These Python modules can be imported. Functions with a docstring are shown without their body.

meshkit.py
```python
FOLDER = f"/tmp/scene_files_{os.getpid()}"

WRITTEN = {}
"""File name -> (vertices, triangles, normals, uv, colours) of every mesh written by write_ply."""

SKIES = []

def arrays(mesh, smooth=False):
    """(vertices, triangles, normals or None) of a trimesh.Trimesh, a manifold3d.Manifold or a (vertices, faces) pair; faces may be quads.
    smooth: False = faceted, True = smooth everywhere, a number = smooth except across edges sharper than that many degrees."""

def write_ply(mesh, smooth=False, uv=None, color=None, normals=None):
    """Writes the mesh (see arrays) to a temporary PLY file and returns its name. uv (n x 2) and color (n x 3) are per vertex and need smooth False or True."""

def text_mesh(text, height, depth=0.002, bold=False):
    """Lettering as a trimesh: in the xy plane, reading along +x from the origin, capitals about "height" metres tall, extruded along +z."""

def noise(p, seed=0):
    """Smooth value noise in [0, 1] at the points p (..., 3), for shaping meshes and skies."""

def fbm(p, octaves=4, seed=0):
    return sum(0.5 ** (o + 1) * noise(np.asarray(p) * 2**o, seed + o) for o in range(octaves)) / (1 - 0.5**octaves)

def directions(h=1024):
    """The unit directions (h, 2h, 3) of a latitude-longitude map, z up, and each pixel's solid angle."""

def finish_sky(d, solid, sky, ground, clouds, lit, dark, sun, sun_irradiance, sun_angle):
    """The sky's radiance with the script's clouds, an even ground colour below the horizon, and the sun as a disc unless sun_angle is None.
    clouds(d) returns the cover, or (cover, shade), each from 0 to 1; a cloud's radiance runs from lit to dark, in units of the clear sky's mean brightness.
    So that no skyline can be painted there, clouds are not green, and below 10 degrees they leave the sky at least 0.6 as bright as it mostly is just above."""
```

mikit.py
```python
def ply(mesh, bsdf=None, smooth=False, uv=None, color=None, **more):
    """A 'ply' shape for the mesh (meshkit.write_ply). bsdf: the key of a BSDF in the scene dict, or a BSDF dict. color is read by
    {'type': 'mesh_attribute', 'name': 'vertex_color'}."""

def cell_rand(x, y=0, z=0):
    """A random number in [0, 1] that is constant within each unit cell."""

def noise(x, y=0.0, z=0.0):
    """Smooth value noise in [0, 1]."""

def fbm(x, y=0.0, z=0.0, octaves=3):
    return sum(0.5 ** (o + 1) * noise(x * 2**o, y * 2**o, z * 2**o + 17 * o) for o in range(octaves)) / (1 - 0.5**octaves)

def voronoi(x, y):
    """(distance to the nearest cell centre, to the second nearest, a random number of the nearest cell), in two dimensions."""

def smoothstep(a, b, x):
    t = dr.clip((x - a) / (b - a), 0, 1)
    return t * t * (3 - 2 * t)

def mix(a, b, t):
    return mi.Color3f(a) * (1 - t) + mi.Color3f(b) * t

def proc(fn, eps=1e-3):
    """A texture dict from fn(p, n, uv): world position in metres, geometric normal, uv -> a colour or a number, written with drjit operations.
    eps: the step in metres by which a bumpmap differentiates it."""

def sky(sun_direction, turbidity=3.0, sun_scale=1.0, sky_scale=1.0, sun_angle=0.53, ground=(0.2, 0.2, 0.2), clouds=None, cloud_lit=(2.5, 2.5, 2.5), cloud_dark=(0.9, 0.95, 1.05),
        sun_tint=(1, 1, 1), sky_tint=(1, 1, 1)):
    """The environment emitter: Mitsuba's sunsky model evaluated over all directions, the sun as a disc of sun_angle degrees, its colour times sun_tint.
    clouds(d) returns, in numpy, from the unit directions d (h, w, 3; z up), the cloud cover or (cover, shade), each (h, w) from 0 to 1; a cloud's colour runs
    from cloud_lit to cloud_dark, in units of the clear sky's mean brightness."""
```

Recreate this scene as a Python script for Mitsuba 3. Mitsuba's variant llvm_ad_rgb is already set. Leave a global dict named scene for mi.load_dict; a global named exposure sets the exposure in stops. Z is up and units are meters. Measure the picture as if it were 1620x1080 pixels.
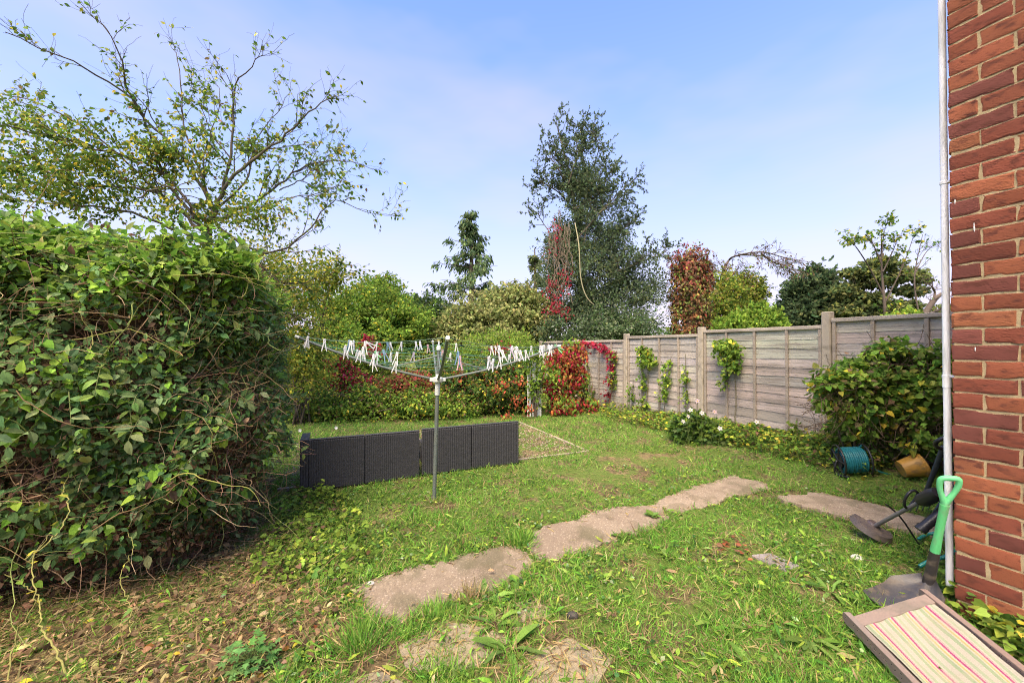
import math
import numpy as np
import drjit as dr
import mitsuba as mi
import trimesh
import shapely
from shapely.geometry import Polygon
import mikit
import meshkit
from mikit import noise, fbm, voronoi, cell_rand, smoothstep, mix

T = mi.ScalarTransform4f
RNG = np.random.default_rng(11)
scene, labels = {'type': 'scene'}, {}

# ------------------------------------------------------------------ camera, sky, exposure
EYE, F, CX, HY = 1.45, 630.0, 810.0, 548.0          # eye height (m); survey constants of the 1620 px wide photograph
scene['camera'] = {'type': 'perspective', 'fov': 104.25, 'fov_axis': 'x', 'near_clip': 0.05, 'far_clip': 900.0,
                   'to_world': T().look_at(origin=[0, 0, EYE], target=[0, 1, EYE + 0.0127], up=[0, 0, 1])}


def sky_clouds(d):
    el = np.clip(d[..., 2], 0, 1)
    n = meshkit.fbm(np.stack([d[..., 0] * 2.6, d[..., 1] * 2.6, el * 6.0], -1), 5, 3)
    haze = np.exp(-(el / 0.36) ** 1.35)
    cover = 0.97 * haze + (0.05 + 0.95 * np.clip(n - 0.44, 0, 1)) * (1 - haze)
    return np.clip(cover, 0, 1), np.zeros_like(cover)


exposure = 3.38
scene['daylight'] = mikit.sky([-0.22, -0.50, 0.84], turbidity=3.0, sun_scale=0.60, sky_scale=1.00, sun_angle=44.0, ground=(0.12, 0.13, 0.06),
                         clouds=sky_clouds, cloud_lit=(1.20, 1.02, 1.17), cloud_dark=(1.2, 1.25, 1.35), sky_tint=(0.66, 0.86, 1.14), sun_tint=(1.0, 0.955, 0.90))

# ------------------------------------------------------------------ materials
VC = {'type': 'mesh_attribute', 'name': 'vertex_color'}


def rgb(*c):
    return {'type': 'rgb', 'value': list(c)}


def pr(base, rough=0.6, spec=0.4, **k):
    return {'type': 'principled', 'base_color': base, 'roughness': rough, 'specular': spec, **k}


def two(b):
    return {'type': 'twosided', 'bsdf': b}


def bump(b, fn, scale, eps=1e-3):
    return two({'type': 'bumpmap', 'texture': mikit.proc(fn, eps), 'scale': scale, 'bsdf': b})


scene['leaf'] = {'type': 'principledthin', 'base_color': VC, 'roughness': 0.5, 'eta': 1.35, 'diff_trans': 0.8, 'spec_trans': 0.0}
scene['bark'] = two(pr(VC, 0.9, 0.2))
scene['plastic'] = two(pr(VC, 0.38, 0.5))
scene['muddy_plastic'] = two({'type': 'blendbsdf', 'weight': mikit.proc(lambda p, n, uv: 0.50 * smoothstep(0.44, 0.72, fbm(p.x * 24, p.y * 24, p.z * 24, 4)) + 0.1 * noise(p.x * 200, p.y * 200, p.z * 200)),
                              'a': pr(VC, 0.45, 0.4), 'b': pr(rgb(0.155, 0.125, 0.09), 0.95, 0.1)})
scene['scuffed_plastic'] = two({'type': 'blendbsdf', 'weight': mikit.proc(lambda p, n, uv: 0.5 * smoothstep(0.50, 0.75, fbm(p.x * 30, p.y * 30, p.z * 12, 4))), 'a': pr(VC, 0.45, 0.4), 'b': pr(rgb(0.20, 0.24, 0.16), 0.8, 0.2)})
scene['painted'] = two(pr(VC, 0.55, 0.4))


def soil_col(p, n, uv):
    a = fbm(p.x * 1.7, p.y * 1.7, 0, 4)
    b = fbm(p.x * 34, p.y * 34, 3, 3)
    c = noise(p.x * 190, p.y * 190, 5)
    col = mix((0.085, 0.062, 0.034), (0.19, 0.15, 0.075), smoothstep(0.30, 0.72, b * 0.6 + a * 0.4))
    col = mix(col, (0.080, 0.14, 0.022), smoothstep(0.32, 0.54, fbm(p.x * 5 + 9, p.y * 5, 1, 3)) * 0.75)
    return col * (0.72 + 0.55 * c)


scene['soil'] = bump(pr(mikit.proc(soil_col), 0.95, 0.15), lambda p, n, uv: fbm(p.x * 45, p.y * 45, 0, 4), 0.02, 4e-3)


def conc_col(p, n, uv):
    d1, d2, r = voronoi(p.x * 55, p.y * 55)
    e1, e2, r2 = voronoi(p.x * 130 + 7, p.y * 130)
    base = mix((0.195, 0.152, 0.110), (0.285, 0.230, 0.168), fbm(p.x * 6, p.y * 6, 2, 4))
    base = base * (0.8 + 0.4 * noise(p.x * 240, p.y * 240))
    peb = smoothstep(0.34, 0.2, d1) * smoothstep(0.70, 0.74, r)
    base = mix(base, mix((0.32, 0.25, 0.17), (0.46, 0.40, 0.32), noise(p.x * 55, p.y * 55, 9)), peb * 0.85)
    peb2 = smoothstep(0.4, 0.25, e1) * smoothstep(0.6, 0.64, r2)
    base = mix(base, (0.12, 0.10, 0.06), smoothstep(0.45, 0.75, fbm(p.x * 11, p.y * 11, 5, 4)) * 0.5)
    base = mix(base, mix((0.15, 0.11, 0.07), (0.36, 0.29, 0.21), r2 * 3.0 - 2.0), peb2 * 0.6)
    return mix(base, (0.10, 0.095, 0.05), smoothstep(0.56, 0.7, fbm(p.x * 3.3 + 4, p.y * 3.3, 7, 4)) * 0.55)


scene['pebbly_concrete'] = bump(pr(mikit.proc(conc_col), 0.9, 0.2), lambda p, n, uv: fbm(p.x * 70, p.y * 70, 0, 3), 0.008, 2e-3)


def timber(p, n, uv):                                   # weight of the darker grain and stains
    s = p.x * 0.42 - p.y * 0.908
    g = fbm(s * 3.0, p.z * 120, n.x * 2, 3)
    g2 = fbm(s * 0.9 + 3, p.z * 22, 4, 3)
    st = smoothstep(0.55, 0.75, fbm(s * 1.6, p.z * 1.3, 8, 4))
    kn = voronoi(s * 2.4, p.z * 9)[0]
    return dr.clip(0.55 * smoothstep(0.4, 0.75, g) + 0.35 * smoothstep(0.45, 0.7, g2) + 0.3 * st + 0.5 * smoothstep(0.09, 0.03, kn), 0, 1)


scene['timber'] = bump({'type': 'blendbsdf', 'weight': mikit.proc(timber), 'a': pr(VC, 0.85, 0.2), 'b': pr(rgb(0.225, 0.198, 0.172), 0.9, 0.15)}, timber, 0.002, 1.5e-3)


def grime(p, n, uv):
    return dr.clip(smoothstep(0.46, 0.75, fbm(p.x * 9, p.y * 9, p.z * 9, 4)) * 0.55 + 0.25 * noise(p.x * 160, p.y * 160, p.z * 160), 0, 1)


scene['stonework'] = bump({'type': 'blendbsdf', 'weight': mikit.proc(grime), 'a': pr(VC, 0.9, 0.2), 'b': pr(rgb(0.16, 0.145, 0.115), 0.95, 0.1)}, grime, 0.004, 2e-3)


def brick_dirt(p, n, uv):
    a = fbm(p.x * 26, p.y * 26, p.z * 40, 4)
    b = noise(p.x * 320, p.y * 320, p.z * 320)
    c = fbm(p.x * 4, p.y * 4, p.z * 3 + 5, 3)
    return dr.clip(0.75 * smoothstep(0.5, 0.78, a) + 0.3 * smoothstep(0.6, 0.9, b) + 0.3 * smoothstep(0.5, 0.75, c), 0, 1)


scene['brick'] = bump({'type': 'blendbsdf', 'weight': mikit.proc(brick_dirt), 'a': pr(VC, 0.82, 0.25), 'b': pr(rgb(0.10, 0.035, 0.025), 0.9, 0.2)},
                      lambda p, n, uv: fbm(p.x * 170, p.y * 170, p.z * 170, 4), 0.006, 1e-3)
scene['mortar'] = bump(pr(mikit.proc(lambda p, n, uv: mix((0.29, 0.22, 0.12), (0.49, 0.395, 0.24), fbm(p.x * 60, p.y * 60, p.z * 60, 4)) * (0.75 + 0.4 * noise(p.x * 400, p.y * 400, p.z * 400))), 0.95, 0.1),
                       lambda p, n, uv: fbm(p.x * 190, p.y * 190, p.z * 190, 3), 0.006, 1e-3)


def far_brick(p, n, uv):                                # brickwork outside the pieces that are built one by one
    s = dr.select(dr.abs(n.x) > dr.abs(n.y), p.x * 0.418 - p.y * 0.908, p.x * 0.908 + p.y * 0.418)
    row = p.z / 0.086
    r = dr.floor(row)
    u = s / 0.24 + 0.5 * (r - 2 * dr.floor(r / 2))
    fu, fv = u - dr.floor(u), row - r
    m = smoothstep(0.0, 0.03, fu - 0.02) * smoothstep(0.0, 0.05, fv - 0.06)
    return mix((0.48, 0.40, 0.26), mix((0.22, 0.055, 0.03), (0.40, 0.12, 0.06), cell_rand(u, r, 2)), m) * (0.8 + 0.3 * noise(p.x * 90, p.y * 90, p.z * 90))


scene['far_brick'] = two(pr(mikit.proc(far_brick), 0.9, 0.2))
scene['roof_tile'] = two(pr(rgb(0.17, 0.07, 0.045), 0.9, 0.2))


scene['rattan'] = two(pr(mikit.proc(lambda p, n, uv: mix((0.036, 0.036, 0.039), (0.060, 0.060, 0.065), fbm(p.x * 22, p.y * 22, p.z * 60, 3))), 0.55, 0.4))


def metal_w(p, n, uv):
    return dr.clip(smoothstep(0.48, 0.72, fbm(p.x * 18, p.y * 18, p.z * 7, 4)), 0, 1) * 0.8


scene['galvanised'] = two({'type': 'blendbsdf', 'weight': mikit.proc(metal_w), 'a': pr(rgb(0.135, 0.16, 0.145), 0.5, 0.5, metallic=0.2), 'b': pr(rgb(0.12, 0.135, 0.11), 0.8, 0.3)})


def canvas_col(p, n, uv):
    u = uv.x * 4.0 + 0.06
    f = u - dr.floor(u)
    col = mix((0.36, 0.335, 0.26), (0.235, 0.285, 0.17), smoothstep(0.10, 0.12, f) * smoothstep(0.27, 0.25, f))
    col = mix(col, (0.35, 0.30, 0.11), smoothstep(0.32, 0.335, f) * smoothstep(0.41, 0.395, f))
    col = mix(col, (0.30, 0.06, 0.135), smoothstep(0.49, 0.50, f) * smoothstep(0.60, 0.59, f))
    col = mix(col, (0.34, 0.14, 0.18), smoothstep(0.63, 0.64, f) * smoothstep(0.66, 0.65, f))
    col = mix(col, (0.27, 0.31, 0.20), smoothstep(0.74, 0.76, f) * smoothstep(0.9, 0.88, f))
    dirt = smoothstep(0.5, 0.75, fbm(p.x * 14, p.y * 14, 1, 4))
    return mix(col, (0.34, 0.30, 0.22), dirt * 0.35) * (0.88 + 0.18 * noise(p.x * 500, p.y * 500, 3))


scene['canvas'] = two(pr(mikit.proc(canvas_col), 0.9, 0.15))

# ------------------------------------------------------------------ helpers: names, frames, meshes


def numbered(base):
    if base not in used:
        used.add(base)
        return base
    i = 1
    while f'{base}_{i:03d}' in used:
        i += 1
    used.add(f'{base}_{i:03d}')
    return f'{base}_{i:03d}'


used = set()


def thing(name, label, cat, group=None, kind=None):
    k = numbered(name)
    labels[k] = {'label': label}
    if cat:
        labels[k]['category'] = cat
    if group:
        labels[k]['group'] = group
    if kind:
        labels[k]['kind'] = kind
    return k


def put(name, mesh, bsdf, parent, smooth=False, col=None, uv=None, label=None, kind=None):
    """One shape entry. parent None: the key is name itself (already numbered by thing())."""
    k = numbered(f'{parent}__{name}') if parent else name
    if isinstance(mesh, (tuple, list)):
        v, f = np.asarray(mesh[0], float), np.asarray(mesh[1], int)
    else:
        v, f = np.asarray(mesh.vertices, float), np.asarray(mesh.faces, int)
    if col is not None:
        col = np.asarray(col, float)
        if col.ndim == 1:
            if smooth not in (False, True):
                v, f, _ = meshkit.arrays((v, f), smooth)
            col = np.tile(col, (len(v), 1))
        if smooth not in (False, True):
            n = normals_of(v, f)
            path = meshkit.write_ply((v, f), False, uv, col, normals=n)
            scene[k] = {'type': 'ply', 'filename': path, 'face_normals': False, 'bsdf': {'type': 'ref', 'id': bsdf}}
            return reg(k, label, kind)
    scene[k] = mikit.ply((v, f), bsdf, smooth=smooth, uv=uv, color=col)
    return reg(k, label, kind)


def reg(k, label, kind):
    if label or kind:
        d = labels.setdefault(k, {})
        if label:
            d['label'] = label
        if kind:
            d['kind'] = kind
    return k


def normals_of(v, f):
    n, fn = np.zeros_like(v), np.cross(v[f[:, 1]] - v[f[:, 0]], v[f[:, 2]] - v[f[:, 0]])
    for k in range(3):
        np.add.at(n, f[:, k], fn)
    return n / np.maximum(np.linalg.norm(n, axis=1, keepdims=True), 1e-12)


def unit(a):
    a = np.asarray(a, float)
    return a / np.maximum(np.linalg.norm(a, axis=-1, keepdims=True), 1e-12)


def bank(x, y):
    """The soil rises a little along the fence towards the house; small bumps everywhere near."""
    x, y = np.asarray(x, float), np.asarray(y, float)
    t = (x - 1.70) * 0.418 - (y - 10.4) * 0.908
    d = -(x - 1.70) * 0.908 - (y - 10.4) * 0.418        # metres in front of the fence
    a = np.clip((t - 1.5) / 4.0, 0, 1)
    b = np.clip((1.9 - d) / 1.5, 0, 1) * (d > -3) 
    b = b * b * (3 - 2 * b)
    near = np.clip((16 - np.hypot(x, y)) / 6, 0, 1)
    n = meshkit.noise(np.stack([x * 0.9, y * 0.9, x * 0], -1), 5) - 0.5
    n2 = meshkit.noise(np.stack([x * 5, y * 5, x * 0], -1), 6) - 0.5
    return 0.17 * a * b * np.clip((14 - t) / 4, 0, 1) * near + near * (0.035 * n + 0.014 * n2)


def at(px, py, depth):
    """World point that stands `depth` metres ahead at these survey coordinates."""
    return np.array([(px - CX) / F * depth, depth, EYE + (HY - py) / F * depth])


def on_ground(px, py):
    z = 0.0
    for _ in range(12):
        yy = F * (EYE - z) / (py - HY)
        xx = (px - CX) / F * yy
        z = float(bank(xx, yy))
    return np.array([xx, yy, z])


def cat_mesh(parts):
    """parts: list of (v, f) or (v, f, c)."""
    vs, fs, cs, n = [], [], [], 0
    for p in parts:
        vs.append(p[0])
        fs.append(np.asarray(p[1]) + n)
        if len(p) > 2:
            cs.append(p[2])
        n += len(p[0])
    return (np.vstack(vs), np.vstack(fs), np.vstack(cs)) if cs else (np.vstack(vs), np.vstack(fs))


def vf(m):
    return np.array(m.vertices), np.array(m.faces)


def frame_box(o, ex, ey, ez, lo, hi, bevel=0.0):
    """A box in the frame (o; ex, ey, ez) with bevelled edges."""
    lo, hi = np.asarray(lo, float), np.asarray(hi, float)
    b = min(bevel, 0.45 * float((hi - lo).min()))
    if b > 0:
        pts = []
        for k in range(3):
            for s in np.ndindex(2, 2, 2):
                q = np.where(np.array(s) == 1, hi - b, lo + b)
                q[k] = hi[k] if s[k] else lo[k]
                pts.append(q)
        m = trimesh.convex.convex_hull(np.array(pts))
    else:
        m = trimesh.creation.box(bounds=[lo, hi])
    v, f = vf(m)
    B = np.stack([ex, ey, ez])
    v = np.asarray(o) + v @ B
    if np.linalg.det(B) < 0:
        f = f[:, ::-1]
    return v, f


def tubes(P, R, sides=4, cap=False):
    """P (m, n, 3), R (m, n): m tubes of n points each."""
    P, R = np.asarray(P, float), np.asarray(R, float)
    m, n = P.shape[:2]
    t = unit(np.gradient(P, axis=1)) if n > 2 else unit(np.repeat((P[:, 1:] - P[:, :1]), 2, axis=1))
    ref = np.where(np.abs(unit(P[:, -1] - P[:, 0])[:, 2:3]) < 0.8, [[0, 0, 1.0]], [[1.0, 0.2, 0]])[:, None, :]
    a = unit(np.cross(t, np.broadcast_to(ref, t.shape)))
    b = np.cross(t, a)
    an = np.arange(sides) * 2 * np.pi / sides
    V = P[:, :, None, :] + R[:, :, None, None] * (np.cos(an)[None, None, :, None] * a[:, :, None, :] + np.sin(an)[None, None, :, None] * b[:, :, None, :])
    V = V.reshape(m, n * sides, 3)
    i, j = np.meshgrid(np.arange(n - 1), np.arange(sides), indexing='ij')
    q = np.stack([i * sides + j, i * sides + (j + 1) % sides, (i + 1) * sides + (j + 1) % sides, (i + 1) * sides + j], -1).reshape(-1, 4)
    f = np.vstack([q[:, [0, 1, 2]], q[:, [0, 2, 3]]])
    if cap:
        k = np.arange(1, sides - 1)
        f = np.vstack([f, np.stack([0 * k, k + 1, k], 1), np.stack([0 * k, k, k + 1], 1) + (n - 1) * sides])
    Fc = (f[None] + (np.arange(m) * n * sides)[:, None, None]).reshape(-1, 3)
    return V.reshape(-1, 3), Fc


def tube(pts, r, sides=10, cap=True):
    pts = np.asarray(pts, float)
    r = np.broadcast_to(np.asarray(r, float), (len(pts),))
    return tubes(pts[None], r[None], sides, cap)


def spline(pts, n):
    from scipy.interpolate import CubicSpline
    pts = np.asarray(pts, float)
    if len(pts) == 2:
        return pts[0] + np.linspace(0, 1, n)[:, None] * (pts[1] - pts[0])
    d = np.r_[0, np.cumsum(np.linalg.norm(np.diff(pts, axis=0), axis=1) ** 0.7 + 1e-6)]
    return CubicSpline(d, pts, bc_type='natural')(np.linspace(0, d[-1], n))


def lathe(prof, n=24):
    """prof: (r, z) rows; around z."""
    v, f = vf(trimesh.creation.revolve(np.asarray(prof, float), sections=n))
    return v, f


def place(mesh, o, ez=(0, 0, 1), ex=(1, 0, 0)):
    ez = unit(ez)
    ex = unit(np.asarray(ex, float) - np.dot(ex, ez) * ez)
    ey = np.cross(ez, ex)
    return np.asarray(o) + np.asarray(mesh[0]) @ np.stack([ex, ey, ez]), mesh[1]


# leaf shapes: x across, y along from the stalk, z up; unit length
DIA = (np.array([[0, 0, 0], [-.30, .48, .10], [.30, .48, .10], [0, 1, -.06]]), np.array([[0, 3, 1], [0, 2, 3]]))
OVAL = (np.array([[0, 0, 0], [-.22, .25, .07], [.22, .25, .07], [-.29, .52, .08], [.29, .52, .08], [-.17, .80, .0], [.17, .80, .0], [0, 1, -.14], [0, .45, .0]]),
        np.array([[0, 8, 1], [0, 2, 8], [1, 8, 3], [2, 4, 8], [3, 8, 5], [4, 6, 8], [5, 8, 7], [6, 7, 8]]))
HEART = (np.array([[0, 0.08, 0], [-.26, -.04, .05], [.26, -.04, .05], [-.44, .28, .09], [.44, .28, .09], [-.27, .66, .03], [.27, .66, .03], [0, 1, -.12], [0, .42, -.02]]),
         np.array([[0, 8, 1], [0, 2, 8], [1, 8, 3], [2, 4, 8], [3, 8, 5], [4, 6, 8], [5, 8, 7], [6, 7, 8]]))
KITE = (np.array([[0, 0, 0], [-.27, .38, .09], [.27, .38, .09], [-.2, .68, .05], [.2, .68, .05], [0, 1, -.1]]), np.array([[0, 2, 1], [1, 2, 4], [1, 4, 3], [3, 4, 5]]))
LONG = (np.array([[0, 0, 0], [-.10, .3, .04], [.10, .3, .04], [-.12, .65, .06], [.12, .65, .06], [0, 1, -.1]]), np.array([[0, 2, 1], [1, 2, 4], [1, 4, 3], [3, 4, 5]]))
BLADE = (np.array([[-.035, 0, 0], [.035, 0, 0], [-.028, .5, .06], [.028, .5, .06], [0, 1, -.08]]), np.array([[0, 1, 3], [0, 3, 2], [2, 3, 4]]))
SPRIG = (np.array([[0, 0, 0], [-.16, .35, .02], [.16, .35, .02], [0, .72, -.05], [-.34, .62, 0], [.34, .62, 0], [0, .4, .04], [0, 1.0, -.12]]),
         np.array([[0, 6, 1], [0, 2, 6], [1, 6, 4], [2, 5, 6], [6, 3, 4], [6, 5, 3], [4, 3, 7]]))
LOBED = (np.array([[0, 0, 0], [-.45, .1, .03], [-.2, .3, .06], [-.5, .55, .0], [-.18, .62, .06], [0, 1, -.08], [.18, .62, .06], [.5, .55, 0], [.2, .3, .06], [.45, .1, .03], [0, .42, .0]]),
         np.array([[10, 1, 0], [10, 2, 1], [10, 3, 2], [10, 4, 3], [10, 5, 4], [10, 6, 5], [10, 7, 6], [10, 8, 7], [10, 9, 8], [10, 0, 9]]))


def scatter(shape, pos, axis, normal, size, col, width=1.0):
    """Many copies of a leaf shape as (v, f, c)."""
    tv, tf = shape
    pos = np.asarray(pos, float)
    m = len(pos)
    y = unit(axis)
    x = unit(np.cross(y, normal) + 1e-9)
    z = np.cross(x, y)
    size = np.broadcast_to(np.asarray(size, float), (m,))
    w = np.broadcast_to(np.asarray(width, float), (m,))
    V = pos[:, None] + size[:, None, None] * (tv[None, :, 0:1] * w[:, None, None] * x[:, None] + tv[None, :, 1:2] * y[:, None] + tv[None, :, 2:3] * z[:, None])
    Fc = (tf[None] + (np.arange(m) * len(tv))[:, None, None]).reshape(-1, 3)
    return V.reshape(-1, 3), Fc, np.repeat(np.asarray(col, float), len(tv), axis=0)


def rand_dir(m, up=0.0):
    d = RNG.normal(size=(m, 3))
    d[:, 2] += up
    return unit(d)


def palette(m, cols, weights=None, jit=0.22, coh=None):
    """Colours picked per leaf; coh: per-leaf numbers in [0,1] that bias brightness by clump."""
    cols = np.asarray(cols, float)
    w = np.ones(len(cols)) if weights is None else np.asarray(weights, float)
    c = cols[RNG.choice(len(cols), m, p=w / w.sum())]
    g = np.exp(RNG.normal(0, jit, (m, 1)))
    if coh is not None:
        g = g * (0.72 + 0.6 * np.asarray(coh)[:, None])
    return np.clip(1.6 * c * g * np.exp(RNG.normal(0, 0.07, (m, 3))), 0, 0.9)


def wander(start, d, length, n, jitter=0.15, pull=(0, 0, 0)):
    start, d = np.asarray(start, float), unit(d)
    m = len(start)
    step = (np.broadcast_to(np.asarray(length, float), (m,)) / (n - 1))[:, None]
    P = [start]
    for _ in range(n - 1):
        P.append(P[-1] + d * step)
        d = unit(d + RNG.normal(0, jitter, (m, 3)) + np.asarray(pull))
    return np.stack(P, 1)


def kids(P, R, count, spread, tmin=0.2, tmax=1.0):
    """Starts, directions, radii and position along the parent of `count` children on each of the branches P (m, n, 3)."""
    m, n = P.shape[:2]
    idx = np.repeat(np.arange(m), count)
    t = RNG.uniform(tmin, tmax, len(idx)) * (n - 1.001)
    i = t.astype(int)
    fr = (t - i)[:, None]
    s = P[idx, i] * (1 - fr) + P[idx, i + 1] * fr
    tan = unit(P[idx, i + 1] - P[idx, i])
    perp = unit(np.cross(tan, rand_dir(len(idx))))
    sp = RNG.uniform(spread[0], spread[1], len(idx))[:, None]
    return s, unit(np.cos(sp) * tan + np.sin(sp) * perp), R[idx, i], t / (n - 1)


def taper(r0, r1, n):
    r0, r1 = np.asarray(r0, float), np.asarray(r1, float)
    return r0[:, None] + (r1 - r0)[:, None] * np.linspace(0, 1, n)[None]


def leaves_on(P, per, size, cols, weights, shape=DIA, droop=0.3, tmin=0.15, jit=0.22, keep=None):
    """Leaves along twigs."""
    s, d, _, _ = kids(P, np.zeros(P.shape[:2]), per, (0.5, 1.2), tmin, 1.0)
    if keep is not None:
        k = keep(s)
        s, d = s[k], d[k]
    d = unit(d + np.array([0, 0, -droop]) + 0.25 * RNG.normal(size=d.shape))
    nrm = rand_dir(len(s), 1.1)
    coh = meshkit.noise(s * 1.3, 9)
    return scatter(shape, s, d, nrm, size * RNG.uniform(0.6, 1.25, len(s)), palette(len(s), cols, weights, jit, coh))


def crown_points(balls, m, shell=0.5, rough=0.25, seed=1, cut=None):
    """Points in the outer part of a union of ellipsoids, with outward directions. balls: rows (x, y, z, rx, ry, rz)."""
    B = np.asarray(balls, float)
    w = (B[:, 3] * B[:, 5]) ** 1.0
    k = RNG.choice(len(B), int(m), p=w / w.sum())
    d = rand_dir(int(m))
    rad = RNG.uniform(0, 1, int(m)) ** shell
    n = meshkit.fbm(d * 2.3 + B[k, :3], 3, seed) - 0.5
    n2 = meshkit.noise(d * 6.1 + B[k, :3] * 3, seed + 3) - 0.5
    p = B[k, :3] + d * B[k, 3:] * (rad * (1 + rough * 2.4 * n + rough * n2))[:, None]
    return p, d


def ball(px, py, depth, rpx, rpy=None, ry=None):
    c = at(px, py, depth)
    rx = rpx / F * depth
    rz = (rpy or rpx) / F * depth
    return (*c, rx, ry or 0.8 * rx, rz)


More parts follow.
